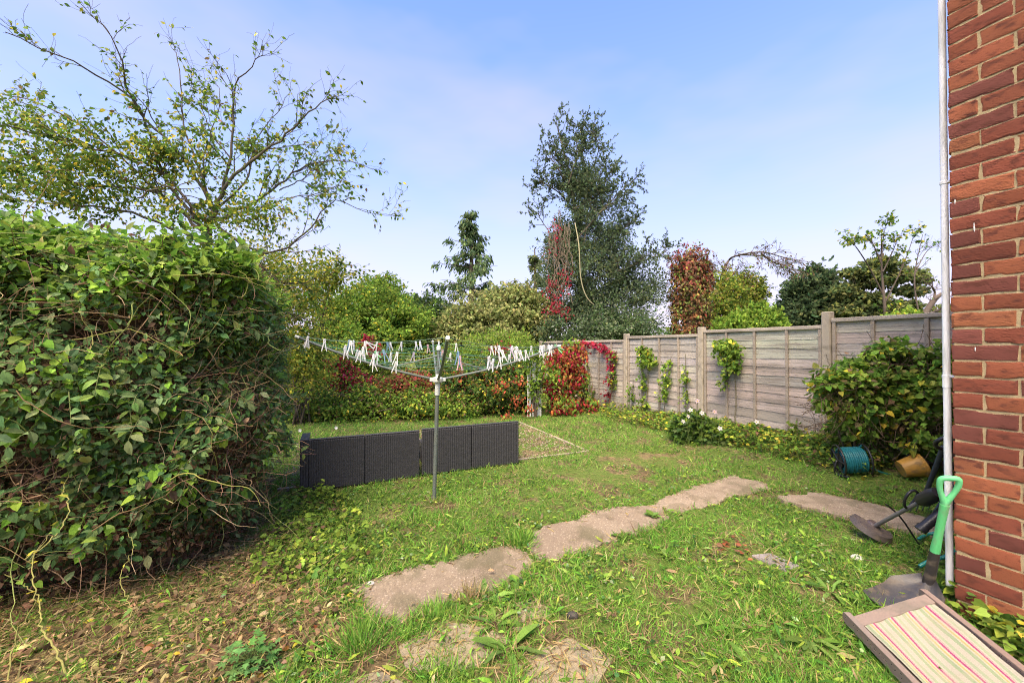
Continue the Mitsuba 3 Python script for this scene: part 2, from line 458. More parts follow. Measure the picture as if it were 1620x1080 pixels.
def bush(name, label, cat, balls, m, size, cols, weights=None, shape=DIA, rough=0.4, shell=0.45, up=0.6, outward=0.6, stems=True, bark=(0.10, 0.08, 0.06), group=None, kind_stem='stem', jit=0.2,
         extra=None, clump=0.0, droop=0.15, width=1.0, minz=0.03):
    k = thing(name, label, cat, group)
    p, d = crown_points(balls, m, shell, rough * 1.35, seed=len(used))
    thin = meshkit.fbm(p * (1.9 / np.mean(np.asarray(balls)[:, 3])), 3, 7 + len(used)) > 0.40
    p, d = p[thin], d[thin]
    if clump:                                        # gather leaves into tufts
        c0 = p[RNG.integers(0, len(p), max(8, int(len(p) / 14)))]
        p = c0[RNG.integers(0, len(c0), len(p))] + RNG.normal(0, clump, (len(p), 3))
    B = np.asarray(balls, float)
    ns = max(10, int(m / 260))
    kb = RNG.integers(0, len(B), ns)
    sd = rand_dir(ns, 0.5)
    s0 = B[kb, :3] + sd * B[kb, 3:] * 0.8
    W = wander(s0, sd + RNG.normal(0, .3, sd.shape) + [0, 0, .3], RNG.uniform(.25, .75, ns) * B[kb, 5], 8, .16, (0, 0, .02))
    wp, wd, _, _ = kids(W, np.zeros(W.shape[:2]), 16, (.4, 1.2), .1, 1.0)
    p, d = np.vstack([p, wp]), np.vstack([d, wd])
    ok = p[:, 2] > minz
    p, d = p[ok], d[ok]
    ax = unit(outward * d + RNG.normal(0, 0.6, p.shape) + [0, 0, -droop])
    coh = meshkit.noise(p * (2.2 / max(0.3, np.mean(np.asarray(balls)[:, 3]))), 4 + len(used))
    parts = [scatter(shape, p, ax, unit(d + rand_dir(len(p), up)), size * RNG.uniform(0.6, 1.3, len(p)), palette(len(p), cols, weights, jit, coh), width)]
    if extra:
        parts += extra
    put('crown', cat_mesh(parts)[:2], 'leaf', k, col=cat_mesh(parts)[2])
    if stems:
        B = np.asarray(balls, float)
        base = np.array([B[:, 0].mean(), B[:, 1].mean(), 0.0])
        base[2] = float(bank(base[0], base[1])) - 0.02
        P, R = list(W), [np.linspace(.004 + .002 * B[0, 3], .002, 8)] * len(W)
        for b in B:
            for _ in range(3):
                e = b[:3] + RNG.normal(0, 0.45, 3) * b[3:]
                e[2] = max(e[2], 0.1)
                s = base + RNG.normal(0, 0.12, 3) * [b[3], b[4], 0]
                q = spline([s, 0.5 * (s + e) + RNG.normal(0, 0.08, 3) * b[3] + [0, 0, 0.1 * b[5]], e], 8)
                P.append(q)
                R.append(np.linspace(0.012 + 0.02 * b[3], 0.004, 8))
        v, f = tubes(np.array(P), np.array(R), 5)
        put(kind_stem, (v, f), 'bark', k, smooth=True, col=bark)
    return k


def poly(pts):
    return Polygon([tuple(on_ground(*q)[:2]) for q in pts])


def inside(pg, x, y):
    return shapely.contains_xy(pg, x, y)


# palettes (linear reflectance)
G_LAWN = [(0.100, 0.218, 0.032), (0.138, 0.262, 0.040), (0.074, 0.180, 0.030), (0.195, 0.276, 0.066)]
G_DARK = [(0.042, 0.078, 0.030), (0.056, 0.100, 0.032), (0.080, 0.122, 0.042)]
G_MID = [(0.085, 0.145, 0.026), (0.125, 0.185, 0.032), (0.062, 0.118, 0.026)]
G_LIGHT = [(0.17, 0.25, 0.040), (0.215, 0.29, 0.045), (0.13, 0.215, 0.036)]
RED = [(0.215, 0.020, 0.034), (0.28, 0.028, 0.058), (0.15, 0.022, 0.022)]
ORANGE = [(0.25, 0.08, 0.028), (0.20, 0.05, 0.028), (0.25, 0.13, 0.04)]
YELLOW = [(0.44, 0.36, 0.045), (0.36, 0.32, 0.05)]
BROWN = [(0.135, 0.085, 0.050), (0.185, 0.120, 0.07), (0.095, 0.062, 0.04)]
STRAW = [(0.30, 0.24, 0.115), (0.255, 0.20, 0.10), (0.21, 0.165, 0.085)]
E1, N1 = np.array([0.918, 0.397, 0]), np.array([-0.397, 0.918, 0])          # along the sofa backs; away behind them
S1, D1 = np.array([0.418, -0.908, 0]), np.array([-0.908, -0.418, 0])        # along fence and house wall towards the camera; out into the garden
UP = np.array([0, 0, 1.0])

# ------------------------------------------------------------------ the ground
k = thing('ground', 'uneven garden soil under the lawn', None, kind='structure')
ax_ = np.r_[-400, -200, -100, -60, -35, -22, -15, -11, -8.5, np.arange(-7, 7.01, 0.085), 8.5, 11, 15, 22, 35, 60, 100, 200, 400]
ay_ = np.r_[-60, -30, -15, -8, -4, -2, np.arange(-1, 12.01, 0.085), 13, 15, 18, 24, 35, 60, 100, 200, 400, 700]
gx, gy = np.meshgrid(ax_, ay_, indexing='ij')
gv = np.stack([gx, gy, bank(gx, gy)], -1).reshape(-1, 3)
i, j = np.meshgrid(np.arange(len(ax_) - 1), np.arange(len(ay_) - 1), indexing='ij')
q = (i * len(ay_) + j).ravel()
gf = np.stack([q, q + len(ay_), q + len(ay_) + 1, q + 1], 1)
put(k, (gv, np.vstack([gf[:, :3], gf[:, [0, 2, 3]]])), 'soil', None, smooth=True)

SLABS = [[(548, 930), (640, 903), (700, 888), (800, 860), (838, 876), (850, 892), (828, 915), (700, 958), (612, 992), (575, 985)],
         [(836, 842), (890, 825), (975, 800), (1035, 799), (1062, 820), (1040, 834), (925, 872), (868, 890), (848, 884)],
         [(1035, 794), (1075, 777), (1160, 751), (1215, 766), (1224, 773), (1150, 790), (1095, 806), (1062, 810)],
         [(1228, 789), (1300, 780), (1400, 797), (1470, 812), (1500, 822), (1490, 862), (1420, 842), (1330, 822), (1270, 805)]]
slab_pg = [poly(s) for s in SLABS]
k = thing('path', 'old pebbly concrete slabs sunk in the lawn', None, kind='structure')
top_of = {}
for n_, pg in enumerate(slab_pg):
    d = np.linspace(0, pg.exterior.length, 220, endpoint=False)
    b = np.array([pg.exterior.interpolate(t).coords[0] for t in d])
    nz = meshkit.fbm(np.c_[b * 7.0, b[:, :1] * 0], 3, 31) - 0.5
    c = b.mean(0)
    b = b + unit(b - c) * (nz * 0.16 + 0.05 * (meshkit.noise(np.c_[b * 26.0, b[:, :1] * 0], 33) - .5) - .01)[:, None]
    pg2 = Polygon(b).buffer(0)
    slab_pg[n_] = pg2
    gp2 = np.array([q for q in RNG.uniform(b.min(0), b.max(0), (900, 2)) if pg2.contains(shapely.Point(q))])
    z0 = float(np.percentile(bank(gp2[:, 0], gp2[:, 1]), 97)) + 0.003
    m = trimesh.creation.extrude_polygon(pg2, 0.06, engine='earcut')
    m.apply_translation([0, 0, z0 - 0.06])
    put('slab', m, 'pebbly_concrete', k)
OLD = [[(640, 1020), (700, 985), (760, 990), (800, 1010), (770, 1040), (700, 1060), (650, 1050)], [(800, 960), (850, 945), (868, 968), (820, 990)],
       [(820, 1040), (900, 1010), (960, 1040), (930, 1085), (840, 1090)], [(520, 1085), (600, 1062), (640, 1085), (600, 1110)]]
old_pg = [poly(s).buffer(0.02) for s in OLD]
for pg in old_pg:
    b = np.array(pg.exterior.coords)[:-1]
    z0 = float(np.max(bank(b[:, 0], b[:, 1]))) + 0.003
    m = trimesh.creation.extrude_polygon(pg, 0.03, engine='earcut')
    m.apply_translation([0, 0, z0 - 0.03])
    put('worn_slab', (m.vertices, m.faces), 'stonework', k, col=(0.30, 0.25, 0.16))

# gravel bed behind the sofas, with its timber edging
A = on_ground(930, 714)
gA, gB = A[:2], A[:2] - E1[:2] * 3.7
gravel_pg = Polygon([gA, gB, gB + N1[:2] * 2.3, gA + N1[:2] * 2.3])
k = thing('gravel_bed', 'tan gravel patch behind the dark sofas', None, kind='structure')
uu, ww = np.meshgrid(np.linspace(0, 3.7, 50), np.linspace(0, 2.3, 32), indexing='ij')
gp = gA + -uu[..., None] * E1[:2] + ww[..., None] * N1[:2]
v = np.c_[gp.reshape(-1, 2), (bank(gp[..., 0], gp[..., 1]) + 0.012).ravel()]
i, j = np.meshgrid(np.arange(49), np.arange(31), indexing='ij')
q = (i * 32 + j).ravel()
f = np.stack([q, q + 1, q + 33, q + 32], 1)
put(k, (v, np.vstack([f[:, :3], f[:, [0, 2, 3]]])), 'soil', None, smooth=True)
n_ = 3600
a, b = RNG.uniform(0, 3.7, n_), RNG.uniform(0, 2.3, n_)
p = gA - a[:, None] * E1[:2] + b[:, None] * N1[:2]
st = trimesh.creation.icosahedron()
sz = RNG.uniform(0.006, 0.017, n_)
sv = np.asarray(st.vertices)[None] * (sz[:, None, None] * RNG.uniform(0.6, 1.2, (n_, 12, 1))) * [1, 1, 0.7]
sv = sv + np.c_[p, bank(p[:, 0], p[:, 1]) + 0.016][:, None]
sf = (np.asarray(st.faces)[None] + (np.arange(n_) * 12)[:, None, None]).reshape(-1, 3)
kk = thing('gravel', 'loose tan and pinkish gravel stones behind the dark sofas', 'gravel', kind='stuff')
put(kk, (sv.reshape(-1, 3), sf), 'bark', None, col=np.repeat(palette(n_, [(0.155, 0.122, 0.085), (0.20, 0.165, 0.12), (0.13, 0.10, 0.068), (0.18, 0.14, 0.105)], None, 0.25), 12, axis=0))
kk = thing('timber_edging', 'low weathered timber edging boards round the gravel patch', 'edging')
for (o, ex, L) in ((gA, -E1, 3.7), (gA, N1, 2.3)):
    o3 = np.r_[o, float(bank(*o)) - 0.02]
    ey = np.cross(UP, ex)
    put('board', frame_box(o3, ex, ey, UP, (0.0, -0.02, 0), (L, 0.02, 0.042), 0.004), 'timber', kk, col=(0.36, 0.29, 0.20))

# ------------------------------------------------------------------ lawn, weeds, litter
LITTER = Polygon([(-6, 0.3), (-0.75, 0.3), tuple(on_ground(440, 1075)[:2]), tuple(on_ground(500, 1000)[:2]), tuple(on_ground(540, 945)[:2]), tuple(on_ground(470, 912)[:2]),
                  tuple(on_ground(430, 860)[:2]), (-2.2, 3.4), (-6, 3.4)])
HEDGE_PG = Polygon([(-1.85, 2.62), (-2.62, 4.45), (-6.2, 2.9), (-5.4, 1.07)])
HOUSE_PG = Polygon([(2.41, 2.167), (2.41 + 6 * .418, 2.167 - 6 * .908), (2.41 + 6 * .418 + 4 * .908, 2.167 - 6 * .908 + 4 * .418), (2.41 + 4 * .908, 2.167 + 4 * .418)])
BARE = [(on_ground(1008, 727), 0.62, 0.34, 0.97), (on_ground(962, 752), 0.52, 0.30, 0.92), (on_ground(760, 985), .30, .12, .8), (on_ground(1100, 950), .28, .16, .7), (on_ground(950, 975), .24, .12, .7), (on_ground(1240, 1040), .3, .12, .6), (on_ground(560, 1000), .26, .14, .9), (on_ground(640, 1045), .34, .12, .85), (on_ground(900, 1050), .4, .14, .8), (on_ground(690, 800), 0.16, 0.13, 0.9), (on_ground(1180, 880), 0.26, 0.16, 0.8), (on_ground(860, 1015), 0.35, 0.18, 0.7),
        (on_ground(1060, 1000), 0.22, 0.14, 0.6), (on_ground(560, 1040), 0.25, 0.14, 0.7), (on_ground(850, 748), 0.5, 0.2, 0.45), (on_ground(1010, 930), 0.2, 0.1, 0.5)]


def vegetation(x, y):
    """How much grows here, 0 to 1."""
    n = meshkit.fbm(np.stack([x * 2.3, y * 2.3, x * 0], -1), 4, 21)
    v = np.clip((n - 0.20) / 0.20, 0.15, 1)
    for c, rx, ry, amt in BARE:
        q = ((x - c[0]) / rx) ** 2 + ((y - c[1]) / ry) ** 2 + 1.6 * (meshkit.fbm(np.stack([x * 8, y * 8, x * 0], -1), 3, 8) - 0.5)
        v = v * (1 - amt * np.clip(1.6 - q, 0, 1))
    for pg in slab_pg:
        v = np.where(inside(pg, x, y), 0.0, v)
    for pg in old_pg:
        v = np.where(inside(pg, x, y), 0.38 * v, v)
    v = np.where(inside(gravel_pg, x, y), 0.62 * (meshkit.noise(np.stack([x * 3, y * 3, x * 0], -1), 4) > 0.36), v)
    v = np.where(inside(LITTER, x, y), 0.12 * v, v)
    v = np.where(inside(HEDGE_PG, x, y) | inside(HOUSE_PG, x, y), 0, v)
    d = -(x - 1.70) * 0.908 - (y - 10.4) * 0.418
    return np.where(d < 0.05, 0, v)


def lawn_points(m, y0=1.25, y1=11.0, pw=1.45):
    """Thinner with distance from the terrace."""
    u = RNG.uniform(0, 1, m)
    e = 1 - pw
    y = (y0 ** e + u * (y1 ** e - y0 ** e)) ** (1 / e)
    x = RNG.uniform(-1, 1, m) * np.minimum(1.5 * y + 0.4, 6.5)
    return x, y


def grow_lawn(m, thr=1.0):
    x, y = lawn_points(m)
    keep = RNG.uniform(0, 1, m) < vegetation(x, y) * thr
    return x[keep], y[keep]


parts = []
x, y = grow_lawn(520000)
m = len(x)
p = np.c_[x, y, bank(x, y) - 0.004]
tuft = meshkit.noise(np.stack([x * 7, y * 7, x * 0], -1), 2)
lean = np.c_[RNG.normal(0, 0.75, (m, 2)) + 0.7 * (meshkit.noise(np.stack([x * 3, y * 3, x * 0 + 1], -1), 3) - 0.5)[:, None], 0.35 + 0.9 * RNG.uniform(0, 1, m) * (0.35 + tuft)]
far = np.clip(y / 5, 0.8, 1.7)
coh = meshkit.fbm(np.stack([x * 1.6, y * 1.6, x * 0], -1), 3, 14)
cc = palette(m, G_LAWN + STRAW, [4, 4, 3, 2.2, 0.7, 0.6, 0.3], 0.22, coh)
fx, fy, fl = [], [], []
for pg in slab_pg + old_pg + [gravel_pg]:
    L_ = pg.exterior.length
    for t_ in RNG.uniform(0, L_, int(L_ * 420)):
        q = np.array(pg.exterior.interpolate(t_).coords[0])
        if meshkit.noise(np.array([q[0] * 3.2, q[1] * 3.2, 2.0]), 9) > 0.36:
            inw = unit(np.array(pg.centroid.coords[0]) - q)
            o_ = q + RNG.normal(0, .022, 2) - inw * .012
            fx.append(o_[0]); fy.append(o_[1]); fl.append(inw * RNG.uniform(-.4, 1.1))
fp = np.c_[fx, fy, bank(np.array(fx), np.array(fy))]
fm = len(fp)
parts.append(scatter(BLADE, fp, np.c_[np.array(fl) + RNG.normal(0, .6, (fm, 2)), RNG.uniform(.3, 1.1, fm)], rand_dir(fm, .6), RNG.uniform(.03, .085, fm), palette(fm, G_LAWN + STRAW, [4, 4, 3, 2, 1, 1, .6], .25), 1.3))
parts.append(scatter(BLADE, p, lean, rand_dir(m, 0.6), (0.030 + 0.055 * RNG.uniform(0, 1, m) ** 1.6) * (0.6 + 0.8 * tuft), cc, 1.05 * far))
v, f, c = cat_mesh(parts)
k = thing('grass', 'short patchy green lawn grass over the whole garden', 'grass', kind='stuff')
put(k, (v, f), 'leaf', None, col=c)

parts = []
x, y = grow_lawn(115000, 0.9)
patch = meshkit.fbm(np.stack([x * 1.9 + 4, y * 1.9, x * 0], -1), 3, 17)
ok = RNG.uniform(0, 1, len(x)) < np.clip((patch - 0.36) * 5, 0.12, 1) * np.clip(5.5 / y, 0.25, 1)
x, y = x[ok], y[ok]
m = len(x)
p = np.c_[x, y, bank(x, y) + 0.004 + 0.028 * RNG.uniform(0, 1, m)]
parts.append(scatter(KITE, p, np.c_[RNG.normal(0, 1, (m, 2)), RNG.normal(0.12, 0.28, m)], rand_dir(m, 2.0), 0.016 + 0.026 * RNG.uniform(0, 1, m) ** 1.5,
                     palette(m, G_MID + G_LIGHT + [(0.19, 0.26, 0.13), (0.045, 0.10, 0.030)], [3, 3, 3, 1.5, .8, 1.0, 0.9, 2.2], 0.25, meshkit.noise(np.stack([x * 3, y * 3, x * 0], -1), 8)), RNG.uniform(0.7, 1.3, m)))
# long narrow weed leaves and clippings that lie in the sward near the terrace
x, y = lawn_points(9000, 1.25, 5.0)
ok = RNG.uniform(0, 1, len(x)) < vegetation(x, y)
x, y = x[ok], y[ok]
m = len(x)
p = np.c_[x, y, bank(x, y) + 0.006 + 0.02 * RNG.uniform(0, 1, m)]
parts.append(scatter(LONG, p, np.c_[RNG.normal(0, 1, (m, 2)), RNG.normal(0.22, 0.25, m)], rand_dir(m, 1.5), RNG.uniform(0.03, 0.085, m),
                     palette(m, G_LAWN + G_LIGHT + STRAW, [2, 2, 2, 2, 2, 2, 1, 0.8, 0.6, 0.4], 0.22), RNG.uniform(0.6, 1.1, m)))
v, f, c = cat_mesh(parts)
k = thing('lawn_weeds', 'small broad weed leaves and clippings mixed into the lawn', 'weeds', kind='stuff')
put(k, (v, f), 'leaf', None, col=c)

# straw: dry grass on bare ground
x, y = lawn_points(56000, 1.25, 9.0)
vg = vegetation(x, y)
on_slab = np.zeros(len(x), bool)
for pg in slab_pg:
    on_slab |= inside(pg.buffer(-0.05), x, y)
ok = (RNG.uniform(0, 1, len(x)) < np.where(inside(LITTER, x, y), 0.65, np.clip(0.74 - vg, 0.13, 1))) & ~(on_slab & (RNG.uniform(0, 1, len(x)) < 0.985)) & ~inside(HOUSE_PG, x, y)
x, y = x[ok], y[ok]
d = -(x - 1.70) * 0.908 - (y - 10.4) * 0.418
x, y = x[d > 0.1], y[d > 0.1]
m = len(x)
p = np.c_[x, y, bank(x, y) + 0.004 + 0.012 * RNG.uniform(0, 1, m)]
k = thing('dry_grass', 'dry straw coloured grass on the bare patches of the lawn', 'dry grass', kind='stuff')
v, f, c = scatter(BLADE, p, np.c_[RNG.normal(0, 1, (m, 2)), RNG.normal(0.12, 0.2, m)], rand_dir(m, 1.5), RNG.uniform(0.03, 0.10, m), palette(m, STRAW + BROWN, [4, 4, 3, 1, 1, 1], 0.2), 1.0)
put(k, (v, f), 'leaf', None, col=c)

# leaf litter below the hedge and along the shrubs
x, y = RNG.uniform(-4.2, -0.3, 15000), RNG.uniform(0.9, 3.6, 15000)
ok = inside(LITTER.buffer(0.12), x, y) & (RNG.uniform(0, 1, 15000) < np.clip(1.15 - 0.5 * (x + 1.6), 0.25, 1))
x2, y2 = lawn_points(1400, 1.3, 8)
ok2 = RNG.uniform(0, 1, 1400) < 0.30
t = RNG.uniform(2.5, 6.2, 900)
dd = RNG.uniform(0.15, 1.0, 900)
x3, y3 = 1.70 + .418 * t - .908 * dd, 10.4 - .908 * t - .418 * dd
x, y = np.r_[x[ok], x2[ok2], x3], np.r_[y[ok], y2[ok2], y3]
ok = ~inside(HOUSE_PG, x, y)
x, y = x[ok], y[ok]
m = len(x)
p = np.c_[x, y, bank(x, y) + 0.012 + 0.02 * RNG.uniform(0, 1, m)]
k = thing('leaf_litter', 'brown and orange fallen leaves on the soil below the hedge', 'fallen leaves', kind='stuff')
v, f, c = scatter(KITE, p, np.c_[RNG.normal(0, 1, (m, 2)), RNG.normal(0, 0.25, m)], rand_dir(m, 1.6), 0.016 + 0.042 * RNG.uniform(0, 1, m) ** 1.6, palette(m, BROWN + ORANGE + STRAW + YELLOW, [6, 5, 4, .1, .05, .2, 2.5, 2.5, 2.5, .2, .2], 0.3), RNG.uniform(0.5, 1.1, m))
tw_ = RNG.uniform(0, 1, m) < .11
P = wander(p[tw_] + [0, 0, .008], np.c_[RNG.normal(0, 1, (tw_.sum(), 2)), RNG.normal(.05, .1, tw_.sum())], RNG.uniform(.05, .28, tw_.sum()), 6, .22)
tv, tf = tubes(P, np.full(P.shape[:2], .0013), 3)
v, f, c = cat_mesh([(v, f, c), (tv, tf, np.repeat(palette(len(P), BROWN + STRAW, None, .2), 18, axis=0))])
put(k, (v, f), 'leaf', None, col=c)


# creeping ground cover: beside the hedge, along the fence foot, round the house corner
def ground_cover(name, label, x, y, size, cols, weights, height):
    m = len(x)
    h = height * RNG.uniform(0.1, 1, m) * (0.4 + 1.2 * meshkit.fbm(np.stack([x * 4, y * 4, x * 0], -1), 2, 6))
    p = np.c_[x, y, bank(x, y) + h]
    k = thing(name, label, 'ground cover', kind='stuff')
    coh = meshkit.noise(np.stack([x * 5, y * 5, x * 0], -1), 7)
    v, f, c = scatter(HEART, p, np.c_[RNG.normal(0, 1, (m, 2)), RNG.normal(-0.1, 0.3, m)], rand_dir(m, 1.7), size * RNG.uniform(0.5, 1.3, m), palette(m, cols, weights, 0.22, coh), 0.85)
    n_ = m // 9
    P = wander(np.c_[x[:n_], y[:n_], bank(x[:n_], y[:n_]) + 0.01], np.c_[RNG.normal(0, 1, (n_, 2)), RNG.uniform(0.1, .9, n_)], RNG.uniform(0.08, 0.25, n_), 5, 0.3)
    tv, tf = tubes(P, np.full(P.shape[:2], 0.0018), 3)
    v, f, c = cat_mesh([(v, f, c), (tv, tf, np.tile((0.16, 0.17, 0.06), (len(tv), 1)))])
    put(k, (v, f), 'leaf', None, col=c)


gp_ = poly([(395, 905), (440, 800), (470, 775), (520, 770), (560, 800), (590, 850), (600, 890), (540, 925), (470, 930), (420, 925)])
x, y = RNG.uniform(-3.2, -0.3, 30000), RNG.uniform(2, 5, 30000)
ok = inside(gp_, x, y) & (RNG.uniform(0, 1, 30000) < 0.5 * np.clip(0.2 + 1.0 * (-0.75 - x + 0.25 * (y - 2.4)), 0.12, 1))
ground_cover('ivy_ground_cover', 'low green ivy and weeds creeping out from the hedge foot', x[ok], y[ok], 0.042, G_MID + G_LIGHT + BROWN, [2, 3, 2, 3, 2, 2, .3, .2, .3], 0.08)
t, d = RNG.uniform(1.2, 6.6, 11000), 0.06 + 0.95 * RNG.uniform(0, 1, 11000) ** 1.6
ok = RNG.uniform(0, 1, 11000) < np.clip((t - 1.5) / 2.5, 0.15, 1)
t, d = t[ok], d[ok]
x, y = 1.70 + .418 * t - .908 * d, 10.4 - .908 * t - .418 * d
ground_cover('fence_foot_weeds', 'leafy weeds and yellowing leaves along the foot of the fence', x, y, 0.05, G_MID + G_LIGHT + YELLOW + BROWN, [3, 3, 3, 1.5, 1, 1, .7, .7, .7, .5, .5], 0.16)
foot_pg = poly([(1478, 935), (1515, 885), (1530, 870), (1660, 960), (1720, 1100), (1640, 1085), (1560, 1015), (1500, 965)])
x, y = RNG.uniform(1.9, 3.4, 9000), RNG.uniform(1.0, 2.7, 9000)
ok = inside(foot_pg, x, y) & ~inside(HOUSE_PG.buffer(0.015), x, y)
ground_cover('house_foot_ivy', 'yellow green ivy leaves on the ground round the brick corner', x[ok], y[ok], 0.05, G_MID + G_LIGHT + YELLOW, [3, 3, 2, 2, 2, 1, .5, .5], 0.13)

# ------------------------------------------------------------------ brick house
C0 = np.array([2.392, 2.167, 0.0])
IN = -D1                                                # into the house
house = thing('brick_house', 'red brick house corner with sandy mortar at the right edge of the garden', 'house')
zb = -0.25
w = put('wall', frame_box(C0, S1, IN, UP, (0.007, 0.0055, zb), (1.22, 3.9, 3.53), 0), 'mortar', house)
put('wall', frame_box(C0, S1, IN, UP, (1.22, 0.0, zb), (6.0, 3.9, 5.2), 0), 'far_brick', house)
put('wall', frame_box(C0, S1, IN, UP, (0.0, 0.0, 3.53), (1.22, 3.9, 5.2), 0), 'far_brick', house)
put('wall', frame_box(C0, S1, IN, UP, (0.0, 0.232, zb), (0.007, 3.9, 3.53), 0), 'far_brick', house)
rf = [(-0.35, -0.35, 5.2), (6.3, -0.35, 5.2), (6.3, 4.2, 5.2), (-0.35, 4.2, 5.2), (1.9, 1.95, 7.1), (4.1, 1.95, 7.1)]
rv = C0 + np.array([q[0] * S1 + q[1] * IN + q[2] * UP for q in rf])
put('roof', (rv, np.array([[0, 1, 5], [0, 5, 4], [1, 2, 5], [2, 3, 4], [2, 4, 5], [3, 0, 4], [0, 3, 2], [0, 2, 1]])), 'roof_tile', house)


def brick_mesh(s0, s1, d1, z0, z1, seed):
    """A worn brick: rounded arrises, a face that is not quite flat, small chips."""
    nx, nz = (7, 4) if s1 - s0 > 0.15 else (5, 4)
    r = np.random.default_rng(seed)
    us, zs = np.linspace(0, 1, nx), np.linspace(0, 1, nz)
    us, zs = (us - 0.5) * 1 + 0.5, zs
    us[1], us[-2], zs[1], zs[-2] = 0.05, 0.95, 0.13, 0.87
    U, Z = np.meshgrid(us, zs, indexing='ij')
    edge = (U == 0) | (U == 1) | (Z == 0) | (Z == 1)
    dep = np.where(edge, -0.0028, 0.0) + r.normal(0, 0.0016, U.shape) + np.where(edge & (r.uniform(size=U.shape) < 0.22), -0.007 * r.uniform(size=U.shape), 0)
    S = s0 + (s1 - s0) * U + np.where(edge, r.normal(0, 0.0018, U.shape), 0)
    H = z0 + (z1 - z0) * Z + np.where(edge, r.normal(0, 0.0016, U.shape), 0)
    front = np.stack([S, -dep * 0 - dep, H], -1).reshape(-1, 3)
    a, b = np.meshgrid(np.arange(nx - 1), np.arange(nz - 1), indexing='ij')
    q = (a * nz + b).ravel()
    f = [np.stack([q, q + nz, q + nz + 1], 1), np.stack([q, q + nz + 1, q + 1], 1)]
    ring = [i * nz for i in range(nx)] + [(nx - 1) * nz + k for k in range(1, nz)] + [i * nz + nz - 1 for i in range(nx - 2, -1, -1)] + [k for k in range(nz - 2, 0, -1)]
    back = front[ring] * [1, 0, 1] + [0, d1, 0]
    n0, L = len(front), len(ring)
    i = np.arange(L)
    jn = (i + 1) % L
    R = np.array(ring)
    f += [np.stack([R[i], n0 + i, n0 + jn], 1), np.stack([R[i], n0 + jn, R[jn]], 1)]
    v = np.vstack([front, back])
    return C0 + v[:, :1] * S1 + v[:, 1:2] * IN + v[:, 2:] * UP, np.vstack(f)


BR = [(0.225, 0.070, 0.036), (0.265, 0.088, 0.043), (0.195, 0.057, 0.034), (0.29, 0.106, 0.050), (0.155, 0.051, 0.039), (0.245, 0.079, 0.041)]
for row in range(-1, 44):
    z0 = 0.005 + row * 0.086
    if z0 > 3.45:
        break
    s = 0.0
    first = 0.11 if row % 2 else 0.228
    r_ = np.random.default_rng(500 + row)
    while s < 1.20:
        L = first if s == 0 else 0.228
        e = min(s + L + r_.normal(0, 0.0015), 1.215)
        if e - s > 0.03:
            col = np.array(BR[r_.integers(len(BR))]) * math.exp(r_.normal(0, 0.13))
            put('brick', brick_mesh(s + r_.normal(0, 0.0012), e, 0.105 if s > 0 else (0.228 if row % 2 else 0.105), z0 + r_.normal(0, 0.0012), z0 + 0.0755 + r_.normal(0, 0.0015), 900 + row * 20 + int(s * 10)), 'brick', w, smooth=35, col=np.clip(col, 0, 1))
        s = e + 0.0105

for px_, py_, hh_, ww_ in ((1514, 318, .030, .0025), (1544, 359, .052, .0025), (1543, 552, .022, .0025)):
    u_ = (px_ - CX) / F
    t_ = (u_ * C0[1] - C0[0]) / (.418 + u_ * .908)
    o_ = C0 + t_ * S1 + D1 * .0015 + UP * (EYE + (HY - py_) / F * (C0[1] - .908 * t_))
    an_ = np.linspace(0, 2 * np.pi, 9)[:-1]
    ring_ = o_ + np.cos(an_)[:, None] * S1 * ww_ * RNG.uniform(.6, 1.3, (8, 1)) + np.sin(an_)[:, None] * UP * hh_ * .5
    put('paint_drip', (np.vstack([ring_, ring_ - D1 * .006, [o_ + D1 * .001]]), np.array([[16, i_, (i_ + 1) % 8] for i_ in range(8)] + [[i_, i_ + 8, (i_ + 1) % 8] for i_ in range(8)] + [[(i_ + 1) % 8, i_ + 8, (i_ + 1) % 8 + 8] for i_ in range(8)])), 'painted', house, col=(.62, .60, .58))

# white downpipe on the end of the house
k = thing('drainpipe', 'slim white plastic drainpipe running up the brick house corner', 'drainpipe')
pc = C0 + 0.062 * IN - 0.040 * S1
WHT = (0.80, 0.81, 0.82)
scene['pipe_plastic'] = two({'type': 'blendbsdf', 'weight': mikit.proc(lambda p, n, uv: 0.75 * smoothstep(0.42, 0.8, fbm(p.x * 40 + p.z * 2, p.y * 40, p.z * 5, 4))), 'a': pr(VC, 0.4, 0.5), 'b': pr(rgb(0.52, 0.51, 0.47), 0.7, 0.3)})


def seg(z0, z1, r):
    return place(lathe([(0, z0), (r - .002, z0), (r, z0 + .002), (r, z1 - .002), (r - .002, z1), (0, z1)], 24), pc)


put('pipe', seg(0.12, 5.2, 0.0160), 'pipe_plastic', k, smooth=40, col=WHT)
for z in (1.22, 4.0):
    put('collar', seg(z, z + 0.060, 0.0185), 'pipe_plastic', k, smooth=40, col=WHT)
for z in (1.275, 2.36, 4.9):
    b = put('bracket', seg(z, z + 0.018, 0.0192), 'pipe_plastic', k, smooth=40, col=WHT)
    put('bracket_foot', frame_box(pc + [0, 0, z], IN, S1, UP, (-0.012, 0.0, 0.002), (0.012, 0.0425, 0.016), 0.002), 'plastic', k, col=WHT)

